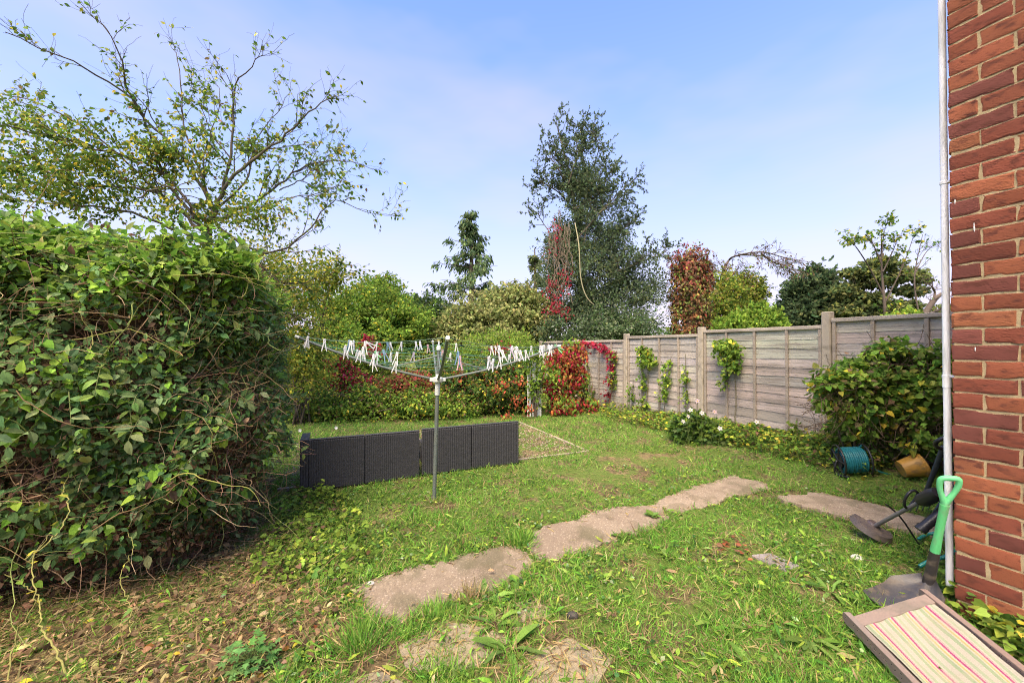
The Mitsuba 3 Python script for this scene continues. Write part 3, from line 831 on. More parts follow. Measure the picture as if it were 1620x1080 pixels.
# ------------------------------------------------------------------ fence
FO = np.array([1.70, 10.4, 0.0])
fence = thing('timber_fence', 'grey weathered overlap timber fence with concrete posts along the right side', 'fence')
STEP = 1.92
tops = [1.60, 1.67, 1.73, 1.81, 1.86]                  # panel tops, stepping up towards the house
for i in range(-1, 5):
    o = FO + i * STEP * S1
    zt = tops[max(0, min(4, i))] + 0.035
    g = float(bank(*o[:2])) - 0.15
    ptop = {1: zt + 0.02, 2: zt + 0.02, 3: zt + 0.055}.get(i, zt)
    put('post', frame_box(o, S1, D1, UP, (-0.052, -0.045, g), (0.052, 0.065, ptop), 0.012), 'stonework', fence, col=(0.43, 0.38, 0.30))
for i in range(-1, 5):
    o = FO + i * STEP * S1
    top = tops[max(0, min(4, i))]
    gz = 0.11 if i < 2 else 0.11 + 0.03 * (i - 1)
    put('gravel_board', frame_box(o, S1, D1, UP, (0.056, -0.022, gz - 0.25), (STEP - 0.056, 0.022, gz + 0.10), 0.004), 'stonework', fence, col=(0.33, 0.29, 0.23))
    pan = numbered(f'{fence}__panel')
    z0 = gz + 0.10
    rows = 11
    hgt = (top - 0.05 - z0) / rows
    for rr in range(rows):
        r_ = np.random.default_rng(77 + i * 20 + rr)
        n_ = 22
        xs = np.linspace(0.06, STEP - 0.06, n_)
        wave = np.cumsum(r_.normal(0, 0.0022, n_))
        wave -= np.linspace(wave[0], wave[-1], n_)
        if r_.uniform() < 0.55:
            wave -= 0.012 * np.exp(-((xs - r_.uniform(0.2, 1.7)) / 0.10) ** 2)
        bz = z0 + rr * hgt + wave + r_.normal(0, 0.002)
        tz = np.full(n_, z0 + (rr + 1) * hgt + 0.02)
        cup = r_.normal(0, 0.0015, n_)
        prof = [np.stack([xs, 0.0165 + cup, bz], -1), np.stack([xs, 0.0065 + 0 * xs, tz], -1), np.stack([xs, 0.001 + 0 * xs, tz], -1), np.stack([xs, 0.0085 + cup, bz], -1)]
        V = np.stack(prof, 1).reshape(-1, 3)
        a, b = np.meshgrid(np.arange(n_ - 1), np.arange(4), indexing='ij')
        q0, q1 = (a * 4 + b).ravel(), (a * 4 + (b + 1) % 4).ravel()
        f = np.vstack([np.stack([q0, q0 + 4, q1 + 4], 1), np.stack([q0, q1 + 4, q1], 1)])
        V = o + V[:, :1] * S1 + V[:, 1:2] * D1 + V[:, 2:] * UP
        put('board', (V, f), 'timber', pan, col=np.array((0.455, 0.42, 0.365)) * math.exp(r_.normal(0, 0.10)) * np.exp(r_.normal(0, 0.03, 3)))
    for s in (0.062, 0.46, 0.93, 1.40, STEP - 0.062 - 0.038):
        put('batten', frame_box(o, S1, D1, UP, (s, 0.0195, z0 - 0.005), (s + 0.038, 0.042, top - 0.053), 0.003), 'timber', pan, col=np.array((0.37, 0.315, 0.25)) * RNG.uniform(0.9, 1.1))
        put('batten', frame_box(o, S1, D1, UP, (s, -0.03, z0 - 0.005), (s + 0.038, -0.012, top - 0.053), 0.003), 'timber', pan, col=(0.33, 0.265, 0.20))
    put('top_rail', frame_box(o, S1, D1, UP, (0.056, -0.034, top - 0.05), (STEP - 0.056, 0.050, top), 0.006), 'timber', pan, col=(0.46, 0.41, 0.34))

# ------------------------------------------------------------------ dark rattan sofas seen from behind
SO = np.array([-2.09, 3.94, 0.0])


def ribbed(s0, s1, z0, z1, front, back, flip=False):
    """A woven panel: upright cords over a frame, in the sofa frame (along E1, depth along N1)."""
    n_ = max(2, int((s1 - s0) / 0.0215)) * 6
    xs = np.linspace(s0, s1, n_ + 1)
    y = front - 0.0045 * np.abs(np.sin((xs - s0) / (s1 - s0) * max(2, int((s1 - s0) / 0.0215)) * np.pi)) 
    zz = [z0, z0 + 0.012, z1 - 0.012, z1]
    off = [0.006, 0, 0, 0.006]
    V = np.concatenate([np.stack([xs, y + o, 0 * xs + z], -1) for z, o in zip(zz, off)] + [np.stack([xs, 0 * xs + back, 0 * xs + z1 - 0.002], -1), np.stack([xs, 0 * xs + back, 0 * xs + z0], -1)])
    m = n_ + 1
    a, b = np.meshgrid(np.arange(n_), np.arange(6), indexing='ij')
    q0, q1 = (b * m + a).ravel(), ((b + 1) % 6 * m + a).ravel()
    f = [np.stack([q0, q0 + 1, q1 + 1], 1), np.stack([q0, q1 + 1, q1], 1)]
    for e in (0, n_):
        f.append(np.array([[e, m + e, 4 * m + e], [m + e, 2 * m + e, 4 * m + e], [2 * m + e, 3 * m + e, 4 * m + e], [e, 4 * m + e, 5 * m + e]]))
    return V, np.vstack(f)


def sofa_put(name, mesh, k, zg, **kw):
    v = SO + mesh[0][:, :1] * E1 + mesh[0][:, 1:2] * N1 + (mesh[0][:, 2:] + zg) * UP
    return put(name, (v, mesh[1]), 'rattan', k, **kw)


for (s0, s1, lab, arm, zg) in ((0.0, 1.165, 'dark grey woven garden sofa on the left, seen from behind, with its end arm', True, 0.0),
                               (1.195, 2.365, 'dark grey woven garden sofa on the right, seen from behind, nearest the lawn corner', False, 0.012)):
    k = thing('garden_sofa', lab, 'garden sofa', 'garden sofas turned back to back with the lawn')
    zg += float(bank(-1.0, 4.4)) - 0.01
    a0 = s0 + (0.075 if arm else 0)
    mid = s0 + (0.60 if arm else 0.57)
    for (a, b) in ((a0, mid - 0.004), (mid + 0.006, s1)):
        sofa_put('back_panel', ribbed(a, b, 0.015, 0.515, 0.0, 0.035), k, zg)
        sofa_put('back_rail', frame_box((0, 0, 0), *np.eye(3), (a, -0.004, 0.5152), (b, 0.04, 0.527), 0.004), k, zg)
    sofa_put('seat', frame_box((0, 0, 0), *np.eye(3), (s0 + 0.08, 0.05, 0.20), (s1 + (0.02 if arm else 0), 0.62, 0.28), 0.01), k, zg)
    sofa_put('apron', frame_box((0, 0, 0), *np.eye(3), (s0 + 0.08, 0.60, 0.03), (s1 - 0.01, 0.63, 0.198), 0.005), k, zg)
    sofa_put('frame_post', frame_box((0, 0, 0), *np.eye(3), (mid - 0.03, 0.036, 0.0), (mid + 0.032, 0.06, 0.505), 0.003), k, zg)
    if arm:
        sofa_put('arm', ribbed(s0, s0 + 0.072, 0.015, 0.515, -0.006, 0.33), k, zg)
        sofa_put('arm_rail', frame_box((0, 0, 0), *np.eye(3), (s0 - 0.004, -0.010, 0.5152), (s0 + 0.074, 0.34, 0.530), 0.004), k, zg)
    for a in (s0 + 0.09, s1 - 0.12):
        sofa_put('foot', frame_box((0, 0, 0), *np.eye(3), (a, 0.54, -0.03), (a + 0.05, 0.59, 0.2), 0.004), k, zg)

# ------------------------------------------------------------------ rotary airer and its pegs
AB = np.array([-0.737, 3.775, 0.0])
lean_ = unit([0.030, 0.0, 1.0])
airer = thing('rotary_airer', 'grey green rotary clothes airer with four open arms standing in the lawn', 'clothes airer')
hub = AB + lean_ * 1.14
GRN = (0.17, 0.215, 0.19)
put('pole', tube([AB - [0, 0, 0.1], AB + lean_ * 0.95], 0.0185, 16), 'galvanised', airer, smooth=40)
put('upper_pole', tube([AB + lean_ * 0.94, AB + lean_ * 1.42], 0.0150, 16), 'galvanised', airer, smooth=40)
put('socket', place(lathe([(0.0, -0.02), (0.03, -0.02), (0.026, 0.03), (0.0, 0.03)], 18), AB + [0, 0, float(bank(*AB[:2]))]), 'plastic', airer, smooth=30, col=(0.12, 0.12, 0.11))
h0 = place(lathe([(0, -.15), (.022, -.15), (.024, -.145), (.024, -.03), (.046, -.025), (.05, -.018), (.05, .012), (.046, .018), (.022, .022), (.02, .05), (0, .05)], 24), hub, lean_)
hb = put('hub', h0, 'plastic', airer, smooth=35, col=(0.50, 0.53, 0.50))
put('top_cap', place(lathe([(0, 0), (.02, 0), (.021, .03), (.014, .045), (0, .048)], 16), AB + lean_ * 1.415, lean_), 'plastic', airer, smooth=40, col=(0.62, 0.64, 0.62))
AL = math.radians(13.5)
LEN = 1.22
ad = [np.array([math.sin(AL), -math.cos(AL), 0]), np.array([-math.cos(AL), -math.sin(AL), 0]), np.array([-math.sin(AL), math.cos(AL), 0]), np.array([math.cos(AL), math.sin(AL), 0])]
tipz = [1.505, 1.535, 1.510, 1.455]
tips = [hub * [1, 1, 0] + d * LEN + [0, 0, z] for d, z in zip(ad, tipz)]
roots = [hub + d * 0.035 + [0, 0, 0.0] for d in ad]


def arm_pt(i, t):
    return roots[i] * (1 - t) + tips[i] * t + np.array([0, 0, -0.035 * math.sin(math.pi * t)])


for i in range(4):
    pts = np.array([arm_pt(i, t) for t in np.linspace(0, 1, 9)])
    d = unit(pts[-1] - pts[0])
    a = put('arm', tube(pts, 0.0115, 12), 'galvanised', airer, smooth=40)
    put('end_cap', tube([pts[-1] - d * 0.025, pts[-1] + d * 0.012], 0.0145, 14), 'plastic', a, smooth=40, col=(0.60, 0.62, 0.58))
    put('clip', frame_box(hub + ad[i] * 0.05, ad[i], np.cross(UP, ad[i]), UP, (-0.02, -0.014, -0.02), (0.025, 0.014, 0.016), 0.004), 'plastic', hb, col=(0.60, 0.62, 0.58))
    st0, st1 = AB + lean_ * 1.36 + ad[i] * 0.015, arm_pt(i, 0.36)
    put('strut', tube([st0, st1], 0.006, 8), 'galvanised', airer, smooth=40)
TL = [0.985, 0.90, 0.815, 0.73, 0.645, 0.56, 0.475, 0.39]


def line_pt(i, t, s):
    a, b = arm_pt(i, t), arm_pt((i + 1) % 4, t)
    sag = 0.055 * t * (1 + 0.35 * math.sin(7 * i + 23 * t))
    return a * (1 - s) + b * s + np.array([0, 0, 0.012 - sag * 4 * s * (1 - s)])


for t in TL:
    for i in range(4):
        put('line', tube([line_pt(i, t, s) for s in np.linspace(0, 1, 13)], 0.0015, 5, False), 'plastic', airer, smooth=True, col=(0.07, 0.24, 0.14) if TL.index(t) % 3 else (0.17, 0.28, 0.22))

# one peg: two legs and a spring, the jaws at the top, its handles spread below
leg_profile = np.array([(0.0022, 0.008), (0.0055, 0.010), (0.0075, -0.006), (0.0068, -0.022), (0.0125, -0.050), (0.0185, -0.078), (0.0150, -0.080), (0.0090, -0.055), (0.0030, -0.026), (0.0012, -0.016), (0.0024, -0.004), (0.0008, 0.002)])
lp = trimesh.creation.extrude_polygon(Polygon(leg_profile).buffer(.0006), 0.013, engine='earcut')
lv = np.asarray(lp.vertices)
leg_a = (np.c_[lv[:, 0], lv[:, 2] - 0.0065, lv[:, 1]], np.asarray(lp.faces))
leg_b = (leg_a[0] * [-1, 1, 1], leg_a[1][:, ::-1])
sp_ = tube([(0.006 * math.cos(a), 0.0063 * (a / 12.6 * 2 - 1), -0.021 + 0.006 * math.sin(a)) for a in np.linspace(0, 12.6, 22)], 0.0012, 4, False)
PEG = {'white': [(0.74, 0.75, 0.77), (0.68, 0.70, 0.74), (0.78, 0.78, 0.76)], 'pale pink': [(0.66, 0.42, 0.46)], 'blue': [(0.16, 0.29, 0.46), (0.22, 0.36, 0.50)], 'green': [(0.22, 0.50, 0.24)], 'lilac': [(0.55, 0.46, 0.60)]}
ARMS = ['near arm', 'left arm', 'far arm', 'right arm']
peg_list = []
# (side, line, place along it, colour)
for i, rows in enumerate([
        [(0, .08, 'white'), (0, .22, 'white'), (1, .30, 'white'), (0, .42, 'white'), (0, .52, 'white'), (1, .60, 'blue'), (2, .35, 'white'), (2, .50, 'white'), (3, .4, 'white'), (2, .66, 'white'), (4, .3, 'white'), (4, .55, 'white')],
        [(0, .05, 'white'), (0, .30, 'blue'), (0, .33, 'white'), (0, .42, 'white'), (0, .50, 'white'), (0, .58, 'blue'), (0, .605, 'white'), (0, .70, 'white'), (0, .83, 'white'), (0, .87, 'white'), (1, .35, 'white'), (1, .22, 'white'), (2, .25, 'white'), (2, .4, 'green'), (2, .3, 'white'), (3, .5, 'white'), (3, .75, 'lilac'), (1, .94, 'pale pink')],
        [(0, .06, 'white'), (0, .22, 'white'), (0, .52, 'white'), (0, .55, 'white'), (0, .68, 'white'), (0, .71, 'white'), (0, .82, 'white'), (0, .885, 'white'), (0, .905, 'white'), (0, .94, 'white'), (0, .96, 'white'), (0, .985, 'green'), (2, .1, 'pale pink'), (3, .2, 'white'), (3, .08, 'blue'), (2, .75, 'white')],
        [(0, .10, 'white'), (0, .20, 'white'), (1, .3, 'white'), (1, .36, 'white'), (1, .42, 'white'), (0, .48, 'white'), (0, .53, 'lilac'), (1, .55, 'white'), (0, .64, 'white'), (2, .5, 'white'), (2, .62, 'white'), (3, .86, 'pale pink'), (2, .9, 'blue'), (3, .5, 'white')]]):
    for (li, s, colr) in rows:
        t = TL[li]
        ii = {0: 0, 1: 1, 2: 2, 3: 3}[i]
        s_ = s if i in (1, 2) else 1 - s if i == 0 else s
        p = line_pt(ii, t, s_)
        dirn = unit(line_pt(ii, t, min(1, s_ + .02)) - line_pt(ii, t, max(0, s_ - .02)))
        across = unit(np.cross(UP, dirn))
        tw = RNG.normal(0, 0.35)
        tilt = RNG.normal(0, 0.16)
        if RNG.uniform() < 0.12:
            tilt += RNG.choice([-1, 1]) * RNG.uniform(0.4, 1.0)
        # the peg bites across the line, but hangs twisted about the upright by a good half turn
        ex = unit(np.array([1.0, RNG.normal(0, .45), 0]) + 0.35 * across * (1 if across[0] > 0 else -1))
        ez = unit(UP * math.cos(tilt) + ex * math.sin(tilt))
        A_, B_ = ARMS[i], ARMS[(i + 1) % 4]
        wh = f'near {A_}' if s_ < .34 else f'near {B_}' if s_ > .66 else f'between {A_.split()[0]} and {B_.split()[0]} arms'
        ln = ['outermost', 'second', 'third', 'fourth', 'fifth'][li]
        lab = f'{colr} peg on {ln} airer line {wh}'
        k = thing('clothes_peg', lab, 'clothes peg', 'clothes pegs on the airer lines')
        peg_list.append((lab, float(p[0] / p[1]), k))
        cc = np.array(PEG[colr][RNG.integers(len(PEG[colr]))])
        sc = RNG.uniform(1.08, 1.25)
        for mesh in (leg_a, leg_b):
            put('leg', place((mesh[0] * sc, mesh[1]), p, ez, ex), 'plastic', k, col=cc)
        put('spring', place((sp_[0] * sc, sp_[1]), p, ez, ex), 'galvanised', k)

NUM = ['first', 'second', 'third', 'fourth', 'fifth', 'sixth', 'seventh', 'eighth', 'ninth', 'tenth', 'eleventh', 'twelfth']
CARD = ['one', 'two', 'three', 'four', 'five', 'six', 'seven', 'eight', 'nine', 'ten', 'eleven', 'twelve']
for lab in sorted({q[0] for q in peg_list}):
    same = sorted(q[1:] for q in peg_list if q[0] == lab)
    for n_, (_, k) in enumerate(same if len(same) > 1 else []):
        labels[k]['label'] = f'{lab}, {NUM[n_]} of {CARD[len(same) - 1]} from left'

# ------------------------------------------------------------------ the big overgrown hedge
HC = np.array([-1.80, 2.655, 0.0])                       # its front right foot
HF = unit([-0.918, -0.45, 0])                           # along the front, to the left
HR = unit([-0.40, 0.917, 0])                            # along the right side, away
HN, HM = unit([0.43, -0.90, 0]), unit([0.917, 0.40, 0])  # outward from the front and from the side
hedge = thing('hedge', 'tall overgrown hedge tangled with climbers at the left edge', 'hedge')
HT = 2.26


def hedge_points(m, face, inset=0.0, spread=0.14):
    """Points near one face of the hedge with its outward direction."""
    if face == 'front':
        a, z = RNG.uniform(-0.02, 2.9, m), RNG.uniform(0.0, HT, m)
        base, nrm = HC + a[:, None] * HF, HN
    elif face == 'side':
        a, z = RNG.uniform(0, 2.0, m), RNG.uniform(0.0, HT, m)
        base, nrm = HC + a[:, None] * HR, HM
    else:
        a, b = RNG.uniform(-0.05, 2.9, m), RNG.uniform(-0.02, 2.0, m)
        base, nrm = HC + a[:, None] * HF + b[:, None] * HR, UP
        z = np.full(m, HT)
    p = base + z[:, None] * UP
    big = meshkit.fbm(p * 1.5, 3, 41) - 0.5
    small = meshkit.noise(p * 4.6, 42) - 0.5
    out = 0.62 * big + 0.26 * small - inset - spread * RNG.uniform(0, 1, m) ** 1.4
    if face != 'top':
        zz = z / HT
        out += 0.10 * np.sin(np.clip(zz, 0, 1) * np.pi) - 0.16 * np.clip(0.34 - zz, 0, 1) - 7.5 * np.clip(zz - 0.78, 0, 1) ** 2 - 0.26 * (np.clip(0.34 - a, 0, .34) / .34) ** 2
        p = p + out[:, None] * nrm
        p[:, 2] -= 0.05 * (zz > 0.93)
    else:
        ea = np.clip(1 - np.minimum(np.minimum(a + .05, b + .02), 0.3) / 0.3, 0, 1)
        p = p + (out * 0.8 - 0.30 * ea ** 2 - 0.03 * b)[:, None] * nrm
    return p, np.broadcast_to(nrm, p.shape), z


parts = []
GLOSS = [(0.060, 0.110, 0.042), (0.078, 0.140, 0.048), (0.105, 0.170, 0.062), (0.15, 0.205, 0.090)]
for face, m, in (('front', 30000), ('side', 14000), ('top', 12000)):
    p, nrm, z = hedge_points(m, face)
    dens = meshkit.fbm(p * 2.6, 3, 51)
    low = np.clip((z - 0.08) / 0.75, 0.10, 1)
    ok = RNG.uniform(0, 1, m) < np.clip((dens - 0.30) * 5.0, 0.12, 1) * low
    p, nrm = p[ok], nrm[ok]
    q = len(p)
    coh = meshkit.noise(p * 3.0, 52)
    light = np.clip((p[:, 2] - 1.62) / 0.40, 0, 1)[:, None]           # the bindweed grows over the top
    sel = RNG.uniform(0, 1, (q, 1)) < 0.13 + 0.52 * light
    c = np.where(sel, palette(q, [(0.14, 0.245, 0.035), (0.19, 0.29, 0.045), (0.105, 0.20, 0.03), (0.26, 0.31, 0.10)], [3, 3, 3, 1], 0.2, coh),
                 palette(q, GLOSS + BROWN + [(0.15, 0.22, 0.06)], [4, 4, 3.5, 2.5, .3, .3, .2, 1.0], 0.30, coh))
    ax = unit(0.35 * nrm + RNG.normal(0, 0.65, (q, 3)) - 0.25 * UP)
    nn = unit(0.8 * nrm + 0.9 * UP + RNG.normal(0, 0.45, (q, 3)))
    s1 = sel[:, 0]
    parts.append(scatter(OVAL, p[~s1], ax[~s1], nn[~s1], 0.026 + 0.048 * RNG.uniform(0, 1, (~s1).sum()) ** 1.2, c[~s1], RNG.uniform(0.75, 1.0, (~s1).sum())))
    parts.append(scatter(HEART, p[s1], ax[s1], nn[s1], 0.026 + 0.050 * RNG.uniform(0, 1, s1.sum()), c[s1], 0.85))
v, f, c = cat_mesh(parts)
put('foliage', (v, f), 'leaf', hedge, col=c, kind='stuff')

# the largest leaves, on shoots that stand proud of the face: one piece each
cnt = 0
while cnt < 40:
    p, nrm, z = hedge_points(1, 'front' if cnt % 5 else 'side', -0.03, 0.03)
    if not 0.25 < z[0] < 1.6:
        continue
    cnt += 1
    d = unit(0.8 * nrm[0] + RNG.normal(0, 0.5, 3) - [0, 0, 0.4])
    n_ = RNG.integers(4, 9)
    sh = p[0] + np.linspace(0, 1, 8)[:, None] * d * 0.16 - np.array([0, 0, 0.05]) * np.linspace(0, 1, 8)[:, None] ** 2
    sv = put('shoot', tubes(sh[None], np.linspace(0.003, 0.0012, 8)[None], 5), 'bark', hedge, smooth=True, col=(0.14, 0.17, 0.06))
    pick = GLOSS[1:] if RNG.uniform() < 0.7 else [(0.14, 0.22, 0.05), (0.18, 0.26, 0.07)]
    for j in range(n_):
        b = sh[min(7, 1 + int(j * 7 / n_))]
        a = unit(0.5 * d + unit(np.cross(d, rand_dir(1)[0])) + [0, 0, -0.15])
        mv, mf, mc = scatter(OVAL, b[None], a[None], (UP + 0.7 * nrm[0] + RNG.normal(0, 0.3, 3))[None], RNG.uniform(0.055, 0.085), palette(1, pick, None, 0.15), 0.9)
        put('leaf', (mv, mf), 'leaf', hedge, col=mc)

# twig mass inside and the tangle of bare stems
co = []
for face, m in (('front', 3600), ('side', 1600)):
    p, nrm, z = hedge_points(m, face, 0.10, 0.30)
    P = wander(p, rand_dir(m, 0.6), RNG.uniform(0.15, 0.6, m), 6, 0.30, (0, 0, -0.02))
    P[..., 2] = np.maximum(P[..., 2], 0.01)
    P = P[P[:, -1, 2] < HT - .12]
    m = len(P)
    co.append((P, taper(RNG.uniform(0.0018, 0.0045, m), np.full(m, 0.001), 6)))
P, R = np.concatenate([q[0] for q in co]), np.concatenate([q[1] for q in co])
v, f = tubes(P, R, 3)
c = np.repeat(palette(len(P), [(0.20, 0.13, 0.08), (0.14, 0.09, 0.055), (0.27, 0.20, 0.11), (0.22, 0.22, 0.08)], [3, 3, 2, 1], 0.2), 18, axis=0)
put('twigs', (v, f), 'bark', hedge, smooth=True, col=c, kind='stuff')
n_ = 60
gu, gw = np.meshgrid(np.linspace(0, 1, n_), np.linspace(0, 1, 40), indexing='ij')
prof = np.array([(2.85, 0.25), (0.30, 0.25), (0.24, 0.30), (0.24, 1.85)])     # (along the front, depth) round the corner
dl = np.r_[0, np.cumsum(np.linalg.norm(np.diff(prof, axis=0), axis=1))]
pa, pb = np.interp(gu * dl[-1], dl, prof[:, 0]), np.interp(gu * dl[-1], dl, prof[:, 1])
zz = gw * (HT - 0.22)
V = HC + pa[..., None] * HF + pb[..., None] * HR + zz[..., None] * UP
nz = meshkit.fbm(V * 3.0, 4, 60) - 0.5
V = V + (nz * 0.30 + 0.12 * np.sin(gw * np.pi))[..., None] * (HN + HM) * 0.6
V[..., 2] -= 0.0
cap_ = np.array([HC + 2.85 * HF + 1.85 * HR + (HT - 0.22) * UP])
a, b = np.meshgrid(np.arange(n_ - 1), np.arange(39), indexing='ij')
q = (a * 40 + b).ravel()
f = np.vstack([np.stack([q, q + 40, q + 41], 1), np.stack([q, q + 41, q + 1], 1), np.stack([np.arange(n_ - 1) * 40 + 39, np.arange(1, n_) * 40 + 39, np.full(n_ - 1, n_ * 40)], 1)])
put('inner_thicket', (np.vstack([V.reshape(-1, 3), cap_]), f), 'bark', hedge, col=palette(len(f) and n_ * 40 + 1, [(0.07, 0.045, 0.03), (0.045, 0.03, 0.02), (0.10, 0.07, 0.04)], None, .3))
for face, m in (('front', 15000), ('side', 5000)):                     # withered leaves caught inside
    p, nrm, z = hedge_points(m, face, 0.10, 0.26)
    lo = RNG.uniform(0, 1, m) < 0.5
    p[lo, 2] *= 0.38
    p[lo] -= (0.10 * RNG.uniform(0, 1, lo.sum()))[:, None] * nrm[lo]
    p[:, 2] = np.maximum(p[:, 2], .02)
    v, f, c = scatter(KITE, p, rand_dir(m, -0.6), rand_dir(m), RNG.uniform(0.025, 0.055, m), palette(m, BROWN + [(0.05, 0.075, 0.03)], [3, 1.5, 3, 3], 0.25), 0.8)
    put('withered_leaves', (v, f), 'leaf', hedge, col=c, kind='stuff')
for j in range(110):                                                   # long bindweed and bramble stems over the face
    p, nrm, z = hedge_points(1, 'front' if j % 4 else 'side', -0.06, 0.05)
    L = RNG.uniform(0.2, 0.75) if j % 4 else RNG.uniform(.15, .35)
    d0 = RNG.normal(0, 1, 3) + [0, 0, -0.3]
    d0 = unit(d0 - nrm[0] * (d0 @ nrm[0]) * (.8 if j % 4 else 1.1))
    P = wander(p, d0[None], [L], 14, 0.20, tuple((0.10 if j % 4 else .03) * RNG.normal(0, 1, 3) + [0, 0, -0.06]))
    P[..., 2] = np.maximum(P[..., 2], 0.02)
    c = [(0.30, 0.30, 0.08), (0.24, 0.16, 0.08), (0.34, 0.26, 0.15), (0.25, 0.30, 0.09)][RNG.integers(4)]
    put('vine', tubes(P, taper([RNG.uniform(0.002, 0.004)], [0.0012], 14), 6), 'bark', hedge, smooth=True, col=c)
for pts, r, lab in (([(20, 1085), (38, 990), (62, 945), (58, 880), (90, 830), (84, 790)], .0034, 'thin pale climber stem rising from the bottom left corner up the hedge'),
                    ([(126, 1082), (92, 1015), (72, 985), (66, 945), (48, 925), (12, 905)], .0048, 'thicker olive climber stem arching out of the litter at the bottom left'),
                    ([(45, 882), (78, 858), (104, 828), (112, 790), (104, 770), (116, 742)], .0034, 'pale yellow looped stem over the lower left of the hedge'),
                    ([(208, 1002), (214, 960), (196, 905), (214, 870), (206, 840)], .0024, 'fine green stem hanging below the middle of the hedge')):
    q = spline([at(a, b, 1.72 + 0.09 * n_ + RNG.normal(0, .03)) for n_, (a, b) in enumerate(pts)], 40)
    q[1:-1] += RNG.normal(0, .004, (38, 3))
    q[:, 2] = np.maximum(q[:, 2], 0.015)
    vk = put('vine', tubes(q[None], np.linspace(r, r * 0.45, 40)[None], 6), 'bark', hedge, smooth=True, col=(0.26, 0.25, 0.08), label=lab)
    for j in range(7):
        b = q[RNG.integers(6, 38)]
        mv, mf, mc = scatter(HEART, b[None], rand_dir(1, -.2), rand_dir(1, 1.2), RNG.uniform(.022, .045), palette(1, [(.16, .26, .05), (.34, .33, .05), (.12, .2, .05)], None, .15), .85)
        put('leaf', (mv, mf), 'leaf', vk, col=mc)

# ------------------------------------------------------------------ the sparse fruit tree behind the hedge
tree = thing('fruit_tree', 'sparse tree with thin branches and yellowing leaves behind the hedge at upper left', 'tree')
LIMBS = [  # survey points (px, py), depth start, depth end, radius start, end
    ([(322, 640), (330, 520), (326, 400), (340, 330)], 5.6, 5.4, .085, .055),
    ([(338, 332), (352, 300), (375, 270), (420, 235), (462, 200), (495, 165), (530, 148)], 5.4, 5.0, .040, .006),
    ([(338, 332), (358, 260), (365, 180), (370, 130), (395, 100), (412, 66)], 5.4, 5.2, .034, .005),
    ([(336, 335), (290, 250), (240, 200), (205, 155), (190, 110), (165, 45), (120, 0)], 5.4, 4.6, .036, .005),
    ([(325, 370), (250, 260), (200, 150), (150, 118), (115, 95), (60, 72), (0, 46)], 5.4, 4.2, .034, .006),
    ([(338, 332), (310, 260), (288, 200), (284, 140), (275, 85), (262, 62)], 5.4, 5.6, .026, .004),
    ([(345, 345), (420, 305), (480, 262), (540, 254), (592, 268)], 5.4, 5.8, .030, .004),
    ([(440, 300), (500, 265), (520, 250), (545, 230)], 5.5, 5.6, .012, .003),
    ([(345, 360), (430, 400), (482, 368), (500, 350), (530, 318), (575, 333), (625, 337)], 5.4, 6.0, .028, .003),
    ([(330, 380), (250, 270), (150, 235), (70, 215), (0, 196)], 5.4, 4.4, .030, .010),
    ([(330, 380), (230, 300), (120, 290), (50, 262), (0, 255)], 5.4, 4.6, .030, .010),
    ([(215, 312), (245, 298), (275, 298), (295, 318), (303, 350)], 4.8, 5.0, .012, .018),
    ([(342, 380), (410, 420), (455, 450), (500, 440), (545, 430)], 5.5, 6.2, .028, .004),
    ([(342, 400), (420, 470), (470, 500), (520, 520)], 5.5, 6.2, .024, .004),
    ([(338, 332), (320, 280), (330, 210), (345, 160), (325, 105)], 5.4, 5.9, .022, .003),
    ([(338, 332), (390, 280), (400, 220), (440, 170), (460, 120)], 5.4, 5.9, .022, .003),
    ([(330, 370), (200, 260), (100, 180), (20, 150), (-60, 140)], 5.4, 5.0, .026, .006),
    ([(330, 390), (180, 330), (60, 320), (-60, 290)], 5.4, 5.2, .030, .008),
    ([(338, 345), (400, 330), (470, 310), (520, 300), (556, 262)], 5.5, 5.3, .018, .003)]
PP, RR = [], []
for pts, da, db, ra, rb in LIMBS:
    q = spline([at(a, b, da + (db - da) * n_ / (len(pts) - 1)) for n_, (a, b) in enumerate(pts)], 20)
    q[1:-1] += RNG.normal(0, 0.012, (18, 3))
    PP.append(q)
    RR.append(ra + (rb - ra) * np.linspace(0, 1, 20) ** 0.8)
PP, RR = np.array(PP), np.array(RR)
RR *= 0.72
put('trunk', tubes(PP[:1], RR[:1], 10), 'bark', tree, smooth=True, col=(0.13, 0.11, 0.085))
for n_ in range(1, len(PP)):
    put('branch', tubes(PP[n_:n_ + 1], RR[n_:n_ + 1], 7), 'bark', tree, smooth=True, col=(0.115, 0.10, 0.075))
LP, LR = PP[1:], RR[1:]
s, d, r, t = kids(LP, LR, 13, (0.45, 1.0), 0.22, 0.98)
A1 = wander(s, d + [0, 0, 0.25], RNG.uniform(0.25, 0.85, len(s)) * (1.15 - 0.7 * t), 8, 0.16, (0, 0, 0.03))
R1 = taper(np.minimum(r * 0.55, 0.010), np.full(len(s), 0.0022), 8)
s, d, r, t = kids(A1, R1, 4, (0.4, 1.0), 0.25, 1.0)
A2 = wander(s, d, RNG.uniform(0.10, 0.38, len(s)), 6, 0.2, (0, 0, 0.02))
R2 = taper(np.minimum(r * 0.7, 0.005), np.full(len(s), 0.0016), 6)
v1, f1 = tubes(A1, R1, 4)
v2, f2 = tubes(A2, R2, 3)
v, f = cat_mesh([(v1, f1), (v2, f2)])
put('twigs', (v, f), 'bark', tree, smooth=True, col=(0.105, 0.085, 0.06), kind='stuff')


